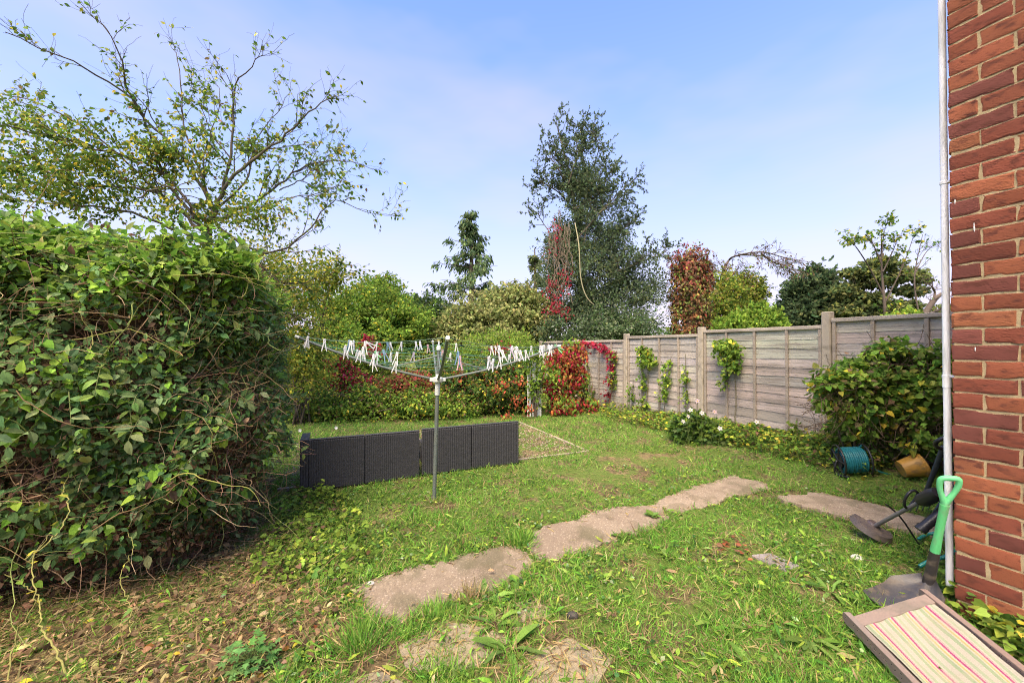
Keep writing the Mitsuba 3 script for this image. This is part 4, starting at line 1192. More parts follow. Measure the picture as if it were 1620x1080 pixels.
def leafiness(s):
    px = CX + F * s[:, 0] / s[:, 1]
    py = HY - F * (s[:, 2] - EYE) / s[:, 1]
    w = np.clip(0.15 + 1.25 * np.clip((py - 95) / 190, 0, 1) * np.clip((640 - px) / 330, 0.12, 1.0), 0.08, 1)
    return RNG.uniform(0, 1, len(s)) < w


TC = G_MID + YELLOW + [(0.22, 0.24, 0.05), (0.15, 0.10, 0.045)]
TW = [4, 4, 3, .9, .9, 2.2, .5]
p1 = leaves_on(A2, 9, 0.060, TC, TW, KITE, 0.7, 0.1, 0.25, leafiness)
p2 = leaves_on(A1, 14, 0.060, TC, TW, KITE, 0.7, 0.25, 0.25, leafiness)
p, d = crown_points([ball(120, 260, 5.2, 190, 55, 0.7), ball(60, 300, 5.0, 170, 50, 0.7), ball(300, 300, 5.3, 120, 60, 0.6), ball(60, 200, 5.0, 110, 45, 0.6), ball(260, 240, 5.2, 90, 50, 0.6), ball(400, 340, 5.4, 60, 40, .5)], 11000, 0.55, 0.4, 71)
keep = meshkit.fbm(p * 2.0, 3, 72) > 0.46
p = p[keep]
p3 = scatter(KITE, p, rand_dir(len(p), -0.7), rand_dir(len(p), 1.0), RNG.uniform(0.040, 0.070, len(p)), palette(len(p), TC, TW, 0.25, meshkit.noise(p * 2, 73)), 0.9)
v, f, c = cat_mesh([p1, p2, p3])
put('leaves', (v, f), 'leaf', tree, col=c, kind='stuff')

# ------------------------------------------------------------------ bushes and trees beyond, left to right
YG = [(0.20, 0.22, 0.04), (0.26, 0.25, 0.045), (0.14, 0.18, 0.035)]
bush('yellowing_shrub', 'loose yellow green shrub just right of the tall hedge', 'shrub', [ball(470, 480, 7.4, 55, 70), ball(480, 570, 7.2, 50, 60), ball(520, 440, 8, 40, 40), ball(425, 430, 7.6, 50, 60)], 15000, 0.062, YG + G_MID + YELLOW, [3, 2, 3, 2, 2, 1, .7, .5], KITE, 0.4, 0.5)
bush('green_bush', 'broad light green bush left of the airer, behind the red creepers', 'bush', [ball(590, 495, 13, 62, 48), ball(540, 500, 12, 50, 42), ball(630, 520, 12.5, 55, 50), ball(560, 545, 11.5, 60, 45), ball(600, 462, 14, 36, 26)], 42000, 0.10, G_MID + G_LIGHT + YELLOW, [3, 3, 2, 2, 1, 2, .3, .2], DIA, 0.4, 0.45)
bush('dark_evergreen_bush', 'dark evergreen bush behind the airer post', 'bush', [ball(678, 500, 14.5, 36, 36), ball(660, 520, 14, 36, 34), ball(695, 530, 14, 30, 34), ball(650, 488, 14.8, 22, 20)], 22000, 0.10, G_DARK + G_MID, [3, 3, 2, .7, .4, .7], DIA, 0.35, 0.42)
bush('feathery_shrub', 'wide pale olive feathery shrub between the conifer and the holly tree', 'shrub', [ball(790, 500, 14, 70, 40), ball(740, 520, 13.5, 45, 34), ball(840, 505, 14, 45, 46), ball(810, 470, 14.5, 40, 22), ball(770, 545, 13, 60, 35), ball(705, 535, 13, 35, 30)], 32000, 0.14,
     [(0.19, 0.215, 0.075), (0.21, 0.225, 0.085), (0.11, 0.14, 0.045), (0.26, 0.25, 0.11)], [3, 3, 2, 1], KITE, 0.5, 0.55, droop=0.65)
bush('bright_green_shrub', 'bright green fine leaved shrub behind the airer arms', 'shrub', [ball(770, 560, 10.5, 45, 34), ball(720, 575, 10.3, 38, 30), ball(820, 560, 10.6, 40, 32)], 20000, 0.075, G_LIGHT + G_MID, [3, 3, 2, 1, 1, 1], LONG, 0.4, 0.5, droop=-0.9, outward=0.3)


def conifer(name, label, x, y, h, r, m, cols, droop=0.35, top=0.0, leaf=0.22, bare=0.08, wt=None):
    k = thing(name, label, 'tree')
    put('trunk', tube([(x, y, -0.1), (x + 0.05, y, h * 0.5), (x, y, h)], [0.028 * h, 0.018 * h, 0.004 * h], 9), 'bark', k, smooth=True, col=(0.12, 0.09, 0.065))
    nb = m
    t = RNG.uniform(bare, 0.985, nb)
    lv = np.round(t * 15) / 15 + RNG.normal(0, 0.012, nb)
    an = RNG.uniform(0, 2 * np.pi, nb)
    L = r * np.clip((1 - lv), 0.03, 1) ** 0.72 * RNG.uniform(0.3, 1.25, nb) * (0.55 + 0.45 * np.clip(lv * 3, 0, 1))
    s = np.c_[np.full(nb, x), np.full(nb, y), lv * h]
    B = wander(s, np.c_[np.cos(an), np.sin(an), RNG.normal(0.20, 0.15, nb)], L, 8, 0.07, (0, 0, -0.05 * droop))
    B[:, -2:, 2] += (L * 0.06)[:, None]
    v, f = tubes(B, taper(0.012 * L + 0.012, np.full(nb, 0.006), 8), 4)
    put('branches', (v, f), 'bark', k, smooth=True, col=(0.10, 0.08, 0.055), kind='stuff')
    s, d, _, tt = kids(B, np.zeros(B.shape[:2]), 6, (0.2, 0.8), 0.25, 1.0)
    per = 11
    s, d = np.repeat(s, per, 0), np.repeat(d, per, 0)
    s = s + RNG.normal(0, 1, s.shape) * np.array([0.09, 0.09, 0.07]) * (leaf / 0.27) - np.abs(RNG.normal(0, 0.20, len(s)))[:, None] * UP * droop
    d = unit(d * [1, 1, 0.5] + [0, 0, -droop * 1.6] + RNG.normal(0, .25, d.shape))
    v, f, c = scatter(KITE, s, d, rand_dir(len(s), 0.8), leaf * RNG.uniform(0.5, 1.2, len(s)), palette(len(s), cols, wt, 0.22, meshkit.noise(s * 1.1, 5)), 0.62)
    put('crown', (v, f), 'leaf', k, col=c)
    return k


a = at(745, 548, 22)
conifer('conifer', 'tall narrow conifer with drooping tiers standing alone against the sky', a[0], 22, 8.85, 3.7, 120, [(0.085, 0.125, 0.060), (0.09, 0.14, 0.06), (0.125, 0.17, 0.07), (0.05, 0.08, 0.04)], 0.75, leaf=0.27, bare=0.12, top=1)
a = at(846, 548, 18)
conifer('small_conifer', 'smaller olive conifer half hidden behind the left edge of the holly tree', a[0], 18, 5.9, 1.6, 80, [(0.12, 0.15, 0.06), (0.08, 0.11, 0.05), (0.16, 0.18, 0.07)], 0.3, leaf=0.20)

# the holly tree with red creeper
holly = thing('holly_tree', 'tall dark evergreen holly tree with thin ragged top above the fence end', 'tree')
HZ = 14.0
hb_ = at(905, 548, HZ)
tr = spline([at(925, 600, HZ), at(918, 420, HZ), at(907, 310, HZ), at(893, 240, HZ), at(880, 192, HZ)], 16)
put('trunk', tubes(tr[None], np.linspace(.15, .012, 16)[None], 9), 'bark', holly, smooth=True, col=(0.16, 0.145, 0.115))
tp = []
for q in ([(918, 420), (930, 330), (925, 260), (918, 196)], [(912, 380), (955, 330), (985, 300), (1003, 284)], [(918, 430), (965, 380), (1000, 350), (1012, 342)], [(905, 330), (935, 270), (948, 225), (925, 200)],
          [(905, 330), (880, 300), (862, 290), (852, 286)], [(918, 440), (880, 380), (858, 350), (850, 335)], [(900, 290), (915, 245), (938, 215)], [(907, 330), (958, 290), (958, 245)], [(918, 450), (1000, 420), (1035, 405), (1058, 396)], [(905, 310), (880, 260), (868, 245)]):
    P = spline([at(u, w_, HZ + RNG.normal(0, 0.35)) for u, w_ in q], 10)
    put('branch', tubes(P[None], np.linspace(.032, .008, 10)[None], 6), 'bark', holly, smooth=True, col=(0.14, 0.12, 0.09))
    tp.append(P)
tp = np.array(tp + [spline(tr[7:], 10)])
s, d, r, t = kids(tp, np.full(tp.shape[:2], 0.02), 26, (0.5, 1.3), 0.12, 1.0)
Q0 = wander(s, d + [0, 0, 0.25], RNG.uniform(0.35, 1.35, len(s)) * (1.15 - 0.6 * t), 7, 0.18, (0, 0, 0.04))
s, d, r, t = kids(Q0, np.full(Q0.shape[:2], 0.01), 4, (0.4, 1.2), 0.25, 1.0)
Q1 = wander(s, d, RNG.uniform(0.15, 0.5, len(s)), 7, 0.2, (0, 0, 0.03))
v, f = cat_mesh([tubes(Q1, taper(np.full(len(s), .006), np.full(len(s), .003), 7), 3), tubes(Q0, taper(np.full(len(Q0), .012), np.full(len(Q0), .004), 7), 4)])
put('twigs', (v, f), 'bark', holly, smooth=True, col=(0.10, 0.085, 0.06), kind='stuff')
HG = [(0.060, 0.090, 0.048), (0.080, 0.115, 0.056), (0.105, 0.140, 0.072), (0.16, 0.19, 0.12)]
l1 = leaves_on(Q1, 17, 0.080, HG, [3, 3, 2, .6], KITE, 0.1, 0.08)
balls = [ball(915, 300, HZ, 34, 55, .7), ball(940, 300, HZ, 30, 44, .7), ball(885, 385, HZ, 26, 40, .8), ball(880, 440, HZ, 28, 50, .9), ball(930, 470, HZ, 82, 70, 1.5), ball(985, 440, HZ, 58, 62, 1.3), ball(900, 430, HZ, 46, 75, 1.2), ball(950, 385, HZ, 58, 60, 1.2), ball(1020, 460, HZ, 42, 58, 1.1), ball(915, 365, HZ, 42, 40, 0.9), ball(905, 500, HZ, 52, 45, 1.2), ball(980, 505, HZ, 75, 38, 1.3), ball(975, 350, HZ, 26, 30, .7)]
p, d = crown_points(balls, 85000, 0.5, 0.6, 90)
keep = meshkit.fbm(p * 1.5, 3, 91) > 0.42
p, d = p[keep], d[keep]
l2 = scatter(DIA, p, unit(d + RNG.normal(0, 0.7, p.shape)), unit(d + rand_dir(len(p), 0.9)), 0.078 * RNG.uniform(0.6, 1.3, len(p)), palette(len(p), HG + [(0.13, 0.15, 0.05)], [3, 3, 2.4, .8, .6], 0.22, meshkit.noise(p * 1.2, 92)), 1.1)
v, f, c = cat_mesh([l1, l2])
put('crown', (v, f), 'leaf', holly, col=c)


def creeper(name, label, paths, depth, m, spread, size, cols, wts, hang=0.0, stemcol=(0.26, 0.20, 0.15), sag=0.25, nstem=3, ddepth=None, cat='creeper', shape=KITE, jitz=1.0):
    k = thing(name, label, cat)
    st, lv = [], []
    for pts in paths:
        n_ = len(pts)
        q0 = np.array([at(u, w_, depth if ddepth is None else ddepth[min(j_, len(ddepth) - 1)]) for j_, (u, w_) in enumerate(pts)])
        for _ in range(nstem):
            q = spline(q0 + RNG.normal(0, spread * 0.5, q0.shape), 16)
            st.append(q)
        q = spline(q0, 40)
        mm = m // len(paths)
        p = q[RNG.integers(0, 40, mm)] + RNG.normal(0, spread, (mm, 3)) * [1, .7, jitz]
        lv.append(p)
    v, f = tubes(np.array(st), np.full((len(st), 16), 0.0016 * max(depth, 3) ** 0.6), 4)
    put('stem', (v, f), 'bark', k, smooth=True, col=stemcol)
    p = np.vstack(lv)
    mm = len(p)
    v, f, c = scatter(shape, p, unit(RNG.normal(0, 0.5, (mm, 3)) + [0, -0.2, -0.7]), unit(RNG.normal(0, 0.6, (mm, 3)) + [-0.2, -0.9, 0.5]), size * RNG.uniform(0.55, 1.25, mm), palette(mm, cols, wts, 0.22, meshkit.noise(p * 3 / max(spread, .08) * 0.2, 3)))
    put('leaves', (v, f), 'leaf', k, col=c, kind='stuff')
    return k


creeper('red_creeper', 'crimson creeper hanging down the left side of the holly tree', [[(877, 352), (880, 375), (872, 400)], [(893, 420), (897, 440), (885, 462), (872, 475)], [(880, 470), (872, 490), (862, 500)], [(872, 478), (890, 490), (896, 498)], [(876, 440), (868, 462)]], HZ - 1.35, 400, 0.12, 0.09, RED, [3, 2.4, 1.5], nstem=2)
st = []
k = thing('dead_vines', 'pale dead vine stems hanging on the left side of the holly tree', 'vines')
for _ in range(26):
    x0, y0_, y1_ = RNG.uniform(866, 902), RNG.uniform(330, 400), RNG.uniform(400, 490)
    q = np.array([at(x0 + RNG.normal(0, 5) * t_, y0_ + (y1_ - y0_) * t_, HZ - 1.05 - .35 * t_) for t_ in np.linspace(0, 1, 12)])
    st.append(q + np.cumsum(RNG.normal(0, .022, (12, 3)), 0))
v, f = tubes(np.array(st), np.full((len(st), 12), 0.009), 4)
put(k, (v, f), 'bark', None, smooth=True, col=(0.22, 0.175, 0.125))
k = thing('hanging_vine', 'single long pale vine curving down the front of the holly tree', 'vine')
put(k, tubes(spline([at(910, 352, HZ - 1.2), at(917, 400, HZ - 1.8), at(920, 445, HZ - 1.9), at(932, 475, HZ - 1.95), at(940, 482, HZ - 1.9)], 24)[None], np.full((1, 24), 0.016), 6), 'bark', None, smooth=True, col=(0.34, 0.31, 0.18))

# the creeper-clad dead trunk
k = thing('creeper_clad_trunk', 'stout dead trunk wrapped in red brown creeper behind the fence', 'tree stump')
CZ = 13.0
put('trunk', tube([at(1095, 640, CZ), at(1094, 520, CZ), at(1092, 405, CZ)], [.30, .27, .20], 12), 'bark', k, smooth=True, col=(0.13, 0.09, 0.06))
balls = [ball(1093, 418, CZ, 26, 30), ball(1091, 455, CZ, 28, 38), ball(1092, 495, CZ, 27, 42), ball(1096, 530, CZ, 26, 40), ball(1076, 428, CZ, 15, 22), ball(1112, 425, CZ, 14, 20), ball(1118, 445, CZ, 12, 16), ball(1070, 500, CZ, 10, 36), ball(1114, 500, CZ, 10, 40)]
p, d = crown_points(balls, 15000, 0.35, 0.9, 95)
thin = meshkit.fbm(p * 2.6, 3, 96) > .37
p, d = p[thin], d[thin]
hh = np.clip((p[:, 2] - 1.6) / 2.4, 0, 1)
cr = palette(len(p), RED[2:] + [(0.18, 0.05, 0.045), (0.20, 0.07, 0.05)] + BROWN + G_MID[:1], [2, 2.4, 2, 1.6, 1.4, 1.2, 1.0], 0.28)
cg = palette(len(p), [(0.20, 0.085, 0.045), (0.17, 0.10, 0.05), (0.13, 0.17, 0.045), (0.25, 0.22, 0.06), (0.13, 0.085, 0.05)], [2.2, 2.5, 3, 1.4, 2.4], 0.3)
c = np.where((RNG.uniform(0, 1, len(p)) < 0.05 + 0.60 * np.clip((hh - 0.66) / 0.3, 0, 1))[:, None], cr, cg)
v, f, c = scatter(KITE, p, unit(0.4 * d + RNG.normal(0, 0.4, p.shape) - 0.8 * UP), unit(d + 0.4 * UP), 0.11 * RNG.uniform(0.6, 1.25, len(p)), c)
put('creeper_leaves', (v, f), 'leaf', k, col=c, kind='stuff')


def bare_tree(name, label, limbs, depth, per1, len1, per2, len2, leaf_m, leaf, cols, wts=None, col=(0.10, 0.08, 0.065), dsp=0.5, pull=(0, 0, 0.02), cat='tree', sh=OVAL, tmin=0.25, r1=0.010):
    k = thing(name, label, cat)
    PP, RR = [], []
    for n_, (pts, ra, rb) in enumerate(limbs):
        q = spline([at(u, w_, depth + RNG.normal(0, dsp) * (j_ > 0)) for j_, (u, w_) in enumerate(pts)], 14)
        PP.append(q)
        RR.append(np.linspace(ra, rb, 14))
        put('trunk' if n_ == 0 else 'branch', tubes(q[None], RR[-1][None], 7), 'bark', k, smooth=True, col=col)
    PP, RR = np.array(PP), np.array(RR)
    s, d, r, t = kids(PP, RR, per1, (0.4, 1.1), tmin, 1.0)
    A1 = wander(s, d, RNG.uniform(0.4, 1, len(s)) * len1 * (1.2 - 0.6 * t), 7, 0.17, pull)
    R1 = taper(np.minimum(r * 0.6, r1 * 2), np.full(len(s), r1 * 0.5), 7)
    s, d, r, t = kids(A1, R1, per2, (0.4, 1.1), 0.25, 1.0)
    A2 = wander(s, d, RNG.uniform(0.4, 1, len(s)) * len2, 5, 0.2, pull)
    R2 = taper(np.minimum(r * 0.7, r1), np.full(len(s), r1 * 0.4), 5)
    v1, f1 = tubes(A1, R1, 4)
    v2, f2 = tubes(A2, R2, 3)
    put('twigs', cat_mesh([(v1, f1), (v2, f2)]), 'bark', k, smooth=True, col=col, kind='stuff')
    if leaf_m:
        v, f, c = leaves_on(A2, leaf_m, leaf, cols, wts, sh, 0.4)
        put('leaves', (v, f), 'leaf', k, col=c, kind='stuff')
    return k


bare_tree('leaning_bare_tree', 'old bare branch arching over to the right above the fence', [([(1150, 560), (1146, 500), (1140, 450), (1150, 418)], .085, .06), ([(1146, 428), (1155, 410), (1175, 402), (1205, 398), (1245, 408), (1290, 415)], .055, .010),
          ([(1170, 402), (1200, 404), (1225, 410), (1250, 425), (1265, 428)], .04, .010), ([(1130, 440), (1160, 430), (1195, 428)], .03, .008), ([(1205, 400), (1235, 418), (1262, 412)], .03, .008), ([(1130, 460), (1110, 440), (1128, 420)], .04, .01)],
          16.2, 20, 0.9, 4, 0.45, 2, 0.085, G_MID + BROWN, [1, 1, 1, 2, 2, 1], col=(0.12, 0.095, 0.075), pull=(0, 0, -0.10), r1=0.010)
bush('olive_tree_crown', 'loose yellow green tree just right of the creeper clad trunk', 'tree', [ball(1150, 470, 16, 36, 40), ball(1130, 500, 15.5, 28, 40), ball(1185, 455, 17, 25, 25), ball(1195, 480, 17, 18, 30), ball(1160, 520, 15.5, 34, 26)], 20000, 0.12, YG + G_MID + BROWN, [3, 2, 3, 2, 2, 1, .5, .3, .2], KITE, 0.45, 0.5)
bush('bright_laurel', 'bright green upright shrub rising behind the middle of the fence', 'shrub', [ball(1205, 505, 12, 24, 26), ball(1180, 515, 12, 26, 22), ball(1225, 515, 12, 18, 22), ball(1150, 520, 12, 20, 16)], 9000, 0.11, G_LIGHT + [(0.09, 0.17, 0.03)], [3, 2, 3, 2], LONG, 0.35, 0.5, droop=-0.9, outward=0.4, width=2.0)
bush('rounded_cypress', 'dense dark green rounded cypress beyond the fence', 'tree', [ball(1282, 470, 20, 36, 40), ball(1290, 445, 20, 24, 24), ball(1262, 485, 20, 26, 34), ball(1306, 480, 20, 28, 40), ball(1280, 510, 20, 48, 34)], 30000, 0.20, [(0.045, 0.075, 0.036), (0.065, 0.10, 0.045), (0.10, 0.13, 0.055), (0.035, 0.055, 0.03)], [3, 3, 1.5, 2], KITE, 0.55, 0.5, droop=-0.2, outward=0.9)
pine = bush('layered_pine', 'wide layered pine with olive green sprays beyond the fence', 'tree', [ball(1398, 418, 18, 30, 9), ball(1360, 432, 18, 26, 7), ball(1428, 436, 18, 30, 8), ball(1385, 446, 18, 34, 8), ball(1338, 462, 18, 20, 9), ball(1370, 474, 18, 36, 9), ball(1345, 492, 18, 34, 11), ball(1395, 500, 18, 36, 11), ball(1440, 460, 18, 22, 7), ball(1425, 486, 18, 28, 9), ball(1462, 440, 18, 10, 6), ball(1345, 515, 18, 36, 10)], 15000, 0.20,
     [(0.085, 0.11, 0.042), (0.13, 0.15, 0.052), (0.055, 0.08, 0.035), (0.20, 0.21, 0.06)], [3, 3, 2, 1.2], KITE, 0.30, 0.6, droop=0.1, outward=0.7)
put('trunk', tube([at(1392, 620, 18), at(1393, 500, 18), at(1398, 400, 18)], [.16, .13, .05], 8), 'bark', pine, smooth=True, col=(0.12, 0.095, 0.07))
bare_tree('slender_tree', 'thin tree with few leaves rising through the layered pine', [([(1402, 560), (1400, 480), (1396, 420), (1397, 370)], .07, .015), ([(1400, 470), (1375, 420), (1352, 385), (1345, 380)], .03, .008), ([(1397, 420), (1385, 390), (1370, 370)], .025, .008), ([(1398, 430), (1415, 395), (1422, 375)], .025, .008), ([(1396, 410), (1400, 375), (1404, 352)], .02, .006), ([(1400, 480), (1430, 420), (1450, 365)], .03, .007)],
          15.5, 9, 0.7, 3, 0.35, 5, 0.13, G_MID + YELLOW, [2, 2, 2, .8, .8], pull=(0, 0, 0.05), r1=0.009)
bare_tree('forked_bare_tree', 'bare forked tree beside the white drainpipe', [([(1455, 560), (1458, 520), (1465, 495), (1478, 475)], .13, .09), ([(1470, 485), (1484, 470), (1500, 460), (1530, 455)], .08, .03), ([(1478, 475), (1480, 462), (1470, 450), (1462, 448)], .05, .012), ([(1455, 500), (1448, 440), (1455, 400), (1462, 370)], .03, .008), ([(1462, 500), (1485, 490), (1510, 480)], .05, .02), ([(1450, 430), (1470, 395), (1490, 385)], .02, .006)],
          15.0, 9, 0.7, 3, 0.4, 1, 0.10, G_MID, None, col=(0.15, 0.12, 0.10), pull=(0, 0, 0.03), r1=0.009)
bush('low_far_bush', 'low yellow green bush behind the fence beside the drainpipe', 'bush', [ball(1480, 505, 16, 30, 20), ball(1520, 505, 16, 30, 26), ball(1430, 525, 16, 30, 18)], 5000, 0.13, YG + G_MID, None, DIA, 0.4, 0.5)
bush('leafy_sapling', 'light green leafy sapling at the foot of the layered pine', 'shrub', [ball(1425, 508, 13, 24, 18), ball(1405, 522, 13, 26, 14), ball(1445, 500, 13, 12, 12)], 2600, 0.11, G_LIGHT + YELLOW, [3, 2, 2, .6, .4], KITE, 0.45, 0.6)
bush('grey_shrub', 'grey green shrub under the holly tree behind the fence end', 'shrub', [ball(935, 525, 12.2, 60, 26), ball(1005, 522, 12.4, 46, 30), ball(880, 528, 12, 30, 24), ball(960, 500, 12.6, 30, 26)], 15000, 0.085, HG + G_DARK, [2, 2, 2, 1, 1, 1, 1], KITE, 0.7, 0.5)
# far mass of trees closing the view
x = RNG.uniform(-70, 90, 26)
far_b = [(a, 62 + 14 * RNG.uniform(), 1.6, 5 + 3 * RNG.uniform(), 3, 2.2 + 1.6 * RNG.uniform()) for a in np.linspace(-85, 105, 34)]
p, d = crown_points(far_b, 12000, 0.4, 0.35, 99)
ok = p[:, 2] > 0
k = thing('distant_trees', 'low hazy green line of far trees at the horizon', 'trees', kind='stuff')
v, f, c = scatter(KITE, p[ok], rand_dir(ok.sum()), rand_dir(ok.sum(), .5), 1.1, palette(ok.sum(), G_MID + G_DARK, None, 0.2))
put(k, (v, f), 'leaf', None, col=c)

# ------------------------------------------------------------------ the back border
bush('red_leaved_shrub', 'crimson leaved shrub on the left of the back border', 'shrub', [ball(545, 598, 9.0, 28, 24), ball(535, 582, 9.0, 17, 18), ball(570, 608, 9, 22, 14)], 3600, 0.075, RED + [(0.38, .07, .12)] + G_MID + YELLOW, [2, 2, 1.2, 1.5, 2, 2, 1, .5, .4], KITE, 0.45, 0.5)
bush('red_creeper_mound', 'rounded mound of red and green creeper behind the airer post', 'creeper', [ball(640, 612, 8.8, 46, 26), ball(620, 620, 8.7, 34, 22), ball(665, 618, 8.7, 30, 26)], 6000, 0.075, [(0.22, 0.045, 0.04), (0.27, 0.055, 0.05), (0.17, 0.06, 0.045), (0.22, 0.11, .05), (0.17, 0.21, 0.04), (0.11, 0.16, 0.035)], [2, 1.6, 2, 1.5, 2.6, 2.2], KITE, 0.4, 0.45)
bush('low_mixed_hedge', 'low sprawling mound of green bramble and weeds along the back of the garden', 'bramble', [ball(480, 652, 7.9, 46, 22), ball(540, 648, 8.0, 50, 24), ball(600, 645, 8.1, 50, 20), ball(660, 640, 8.2, 50, 24), ball(720, 645, 8.3, 44, 20), ball(510, 632, 8.2, 40, 18), ball(580, 625, 8.4, 36, 16)], 22000, 0.07,
     G_MID + G_LIGHT + YELLOW + BROWN, [3, 3, 3, 2.2, 1.6, 1.6, .5, .6, .8, .8, .5], KITE, 0.5, 0.5)
bush('bramble_bank', 'tall creeper covered bank with orange leaves right of the airer post', 'creeper', [ball(770, 612, 8.7, 62, 42), ball(820, 615, 8.8, 34, 44), ball(720, 620, 8.6, 30, 36), ball(790, 585, 8.9, 50, 26), ball(835, 590, 9.2, 20, 30)], 20000, 0.075,
     G_DARK + G_MID + ORANGE + YELLOW + BROWN, [2, 3, 3, 3, 3, 3, .5, .4, .5, .5, .5, .8, .8, .8], KITE, 0.35, 0.4)
creeper('orange_creeper_sprays', 'bright orange red creeper sprays on the bank right of the airer', [[(790, 605), (800, 608)], [(818, 602), (824, 600)], [(814, 630), (822, 632)], [(724, 600), (728, 585)], [(832, 648), (838, 645)], [(800, 660), (806, 657)], [(784, 610), (790, 614)]], 8.0, 250, 0.06, 0.075, [(0.28, 0.07, 0.035), (0.24, 0.045, 0.035), (0.27, 0.11, 0.04), (0.11, 0.16, 0.03)], [2, 2, 2, 2], nstem=1)
creeper('crimson_sprays', 'crimson creeper sprays showing behind the airer lines', [[(577, 538), (583, 536)], [(590, 552), (600, 556)], [(782, 550), (790, 556), (806, 548)], [(640, 595), (655, 600)]], 9.6, 420, 0.07, 0.09, RED, None, nstem=1)
bush('back_thicket', 'mixed green thicket filling the back corner behind the red shrubs', 'thicket', [ball(500, 590, 10, 60, 45), ball(600, 580, 10.4, 60, 36), ball(690, 590, 10.4, 50, 36), ball(560, 560, 11, 50, 30), ball(440, 590, 8.5, 50, 60)], 19000, 0.085, G_MID + YG + G_DARK, [3, 3, 2, 2, 2, 2, 1, 1, .5], KITE, 0.4, 0.45)
k = thing('white_boards', 'white painted boards showing between the creepers in the far corner', 'boards')
for n_, (px_, w_, h_) in enumerate(((837, .085, 1.10), (845, .085, 1.20), (853, .085, 1.05))):
    a = at(px_, 548, 8.35)
    put('board', frame_box([a[0], 8.35 + 0.004 * n_, 0], [1, 0, 0], [0, 1, 0], UP, (-w_ / 2, -.012, -.05), (w_ / 2, .012, h_), .003), 'painted', k, col=(0.66, 0.66, 0.64))
bush('white_board_creeper', 'green creeper straggling over the white boards', 'creeper', [ball(846, 612, 8.25, 13, 34, .06), ball(858, 580, 8.25, 9, 28, .06), ball(836, 575, 8.25, 8, 22, .06)], 620, 0.075, G_MID + G_LIGHT, None, KITE, 0.5, 0.6, stems=True)

# the red and green creeper over the far end of the fence
k = thing('virginia_creeper', 'red orange and green creeper draped over the far end of the fence', 'creeper')
balls = [ball(885, 570, 8.7, 26, 26, .3), ball(905, 560, 8.8, 24, 26, .3), ball(880, 605, 8.6, 24, 34, .3), ball(912, 600, 8.8, 20, 34, .3), ball(890, 640, 8.5, 28, 18, .3), ball(930, 640, 8.8, 20, 16, .25)]
p, d = crown_points(balls, 4200, 0.4, 0.4, 101)
p = p[p[:, 2] > 0.03]
mm = len(p)
nn = meshkit.noise(p * 2.2, 12)
c = np.where((nn > 0.50)[:, None], palette(mm, RED + ORANGE + G_MID, [1.5, 1.5, 1.2, 2, 2, 2, 1, 1, .6], 0.25), palette(mm, G_MID + G_LIGHT + ORANGE + BROWN, [3, 3, 2, 2, 1, 1, .8, .6, .6, .6, .4, .4], 0.22))
v, f, c = scatter(KITE, p, unit(RNG.normal(0, 0.45, p.shape) + [0, -0.2, -0.8]), unit(RNG.normal(0, .5, p.shape) + [-.2, -.8, .4]), 0.085 * RNG.uniform(0.6, 1.3, mm), c)
put('leaves', (v, f), 'leaf', k, col=c, kind='stuff')
st = [spline([at(u, 665, 8.7), at(u + RNG.normal(0, 10), 610, 8.75), at(u + RNG.normal(0, 16), 545, 8.8)], 12) for u in np.linspace(868, 935, 16)]
put('stem', tubes(np.array(st), np.full((16, 12), .006), 5), 'bark', k, smooth=True, col=(0.17, 0.11, 0.07))


def on_fence(px, out=0.06):
    """The point of the fence face seen at px: (x, y)."""
    u = (px - CX) / F
    t = (u * (10.4 - .418 * out) - 1.70 + .908 * out) / (.418 + u * .908)
    return 1.70 + .418 * t - .908 * out, 10.4 - .908 * t - .418 * out


def fence_clump(name, label, spots, size, cols, wts, shape=HEART, trail=None, stem=(0.16, 0.14, 0.07), cat='climber'):
    """spots: (px, py, rpx, rpy, leaves); trail: lists of (px, py) for stems with few leaves."""
    k = thing(name, label, cat)
    parts = []
    for (px_, py_, rx, ry, m) in spots:
        x0, y0 = on_fence(px_)
        c0 = np.array([x0, y0, EYE + (HY - py_) / F * y0])
        s_ = rx / F * y0 / 0.75
        d = rand_dir(m)
        rad = RNG.uniform(0, 1, m) ** 0.45 * (0.75 + 0.5 * meshkit.noise(d * 2.5, int(px_)))
        p = c0 + rad[:, None] * (d[:, :1] * S1 * s_ + (d[:, 1:2] + 0.55) * D1 * 0.13 + d[:, 2:] * UP * ry / F * y0)
        parts.append(scatter(shape, p, unit(RNG.normal(0, .5, (m, 3)) + 0.4 * D1 - 0.5 * UP), unit(RNG.normal(0, .4, (m, 3)) + 0.7 * D1 + 0.8 * UP), size * RNG.uniform(0.55, 1.25, m), palette(m, cols, wts, 0.2, meshkit.noise(p * 6, 4)), 0.9))
    st = []
    for pts in trail or []:
        q = []
        for (px_, py_) in pts:
            x0, y0 = on_fence(px_, 0.055)
            q.append([x0, y0, EYE + (HY - py_) / F * y0])
        for _ in range(2):
            st.append(spline(np.array(q) + RNG.normal(0, .012, (len(q), 3)), 16))
    if st:
        put('stem', tubes(np.array(st), np.full((len(st), 16), .0035), 5), 'bark', k, smooth=True, col=stem, kind='stuff')
    v, f, c = cat_mesh(parts)
    put('leaves', (v, f), 'leaf', k, col=c, kind='stuff')
    return k


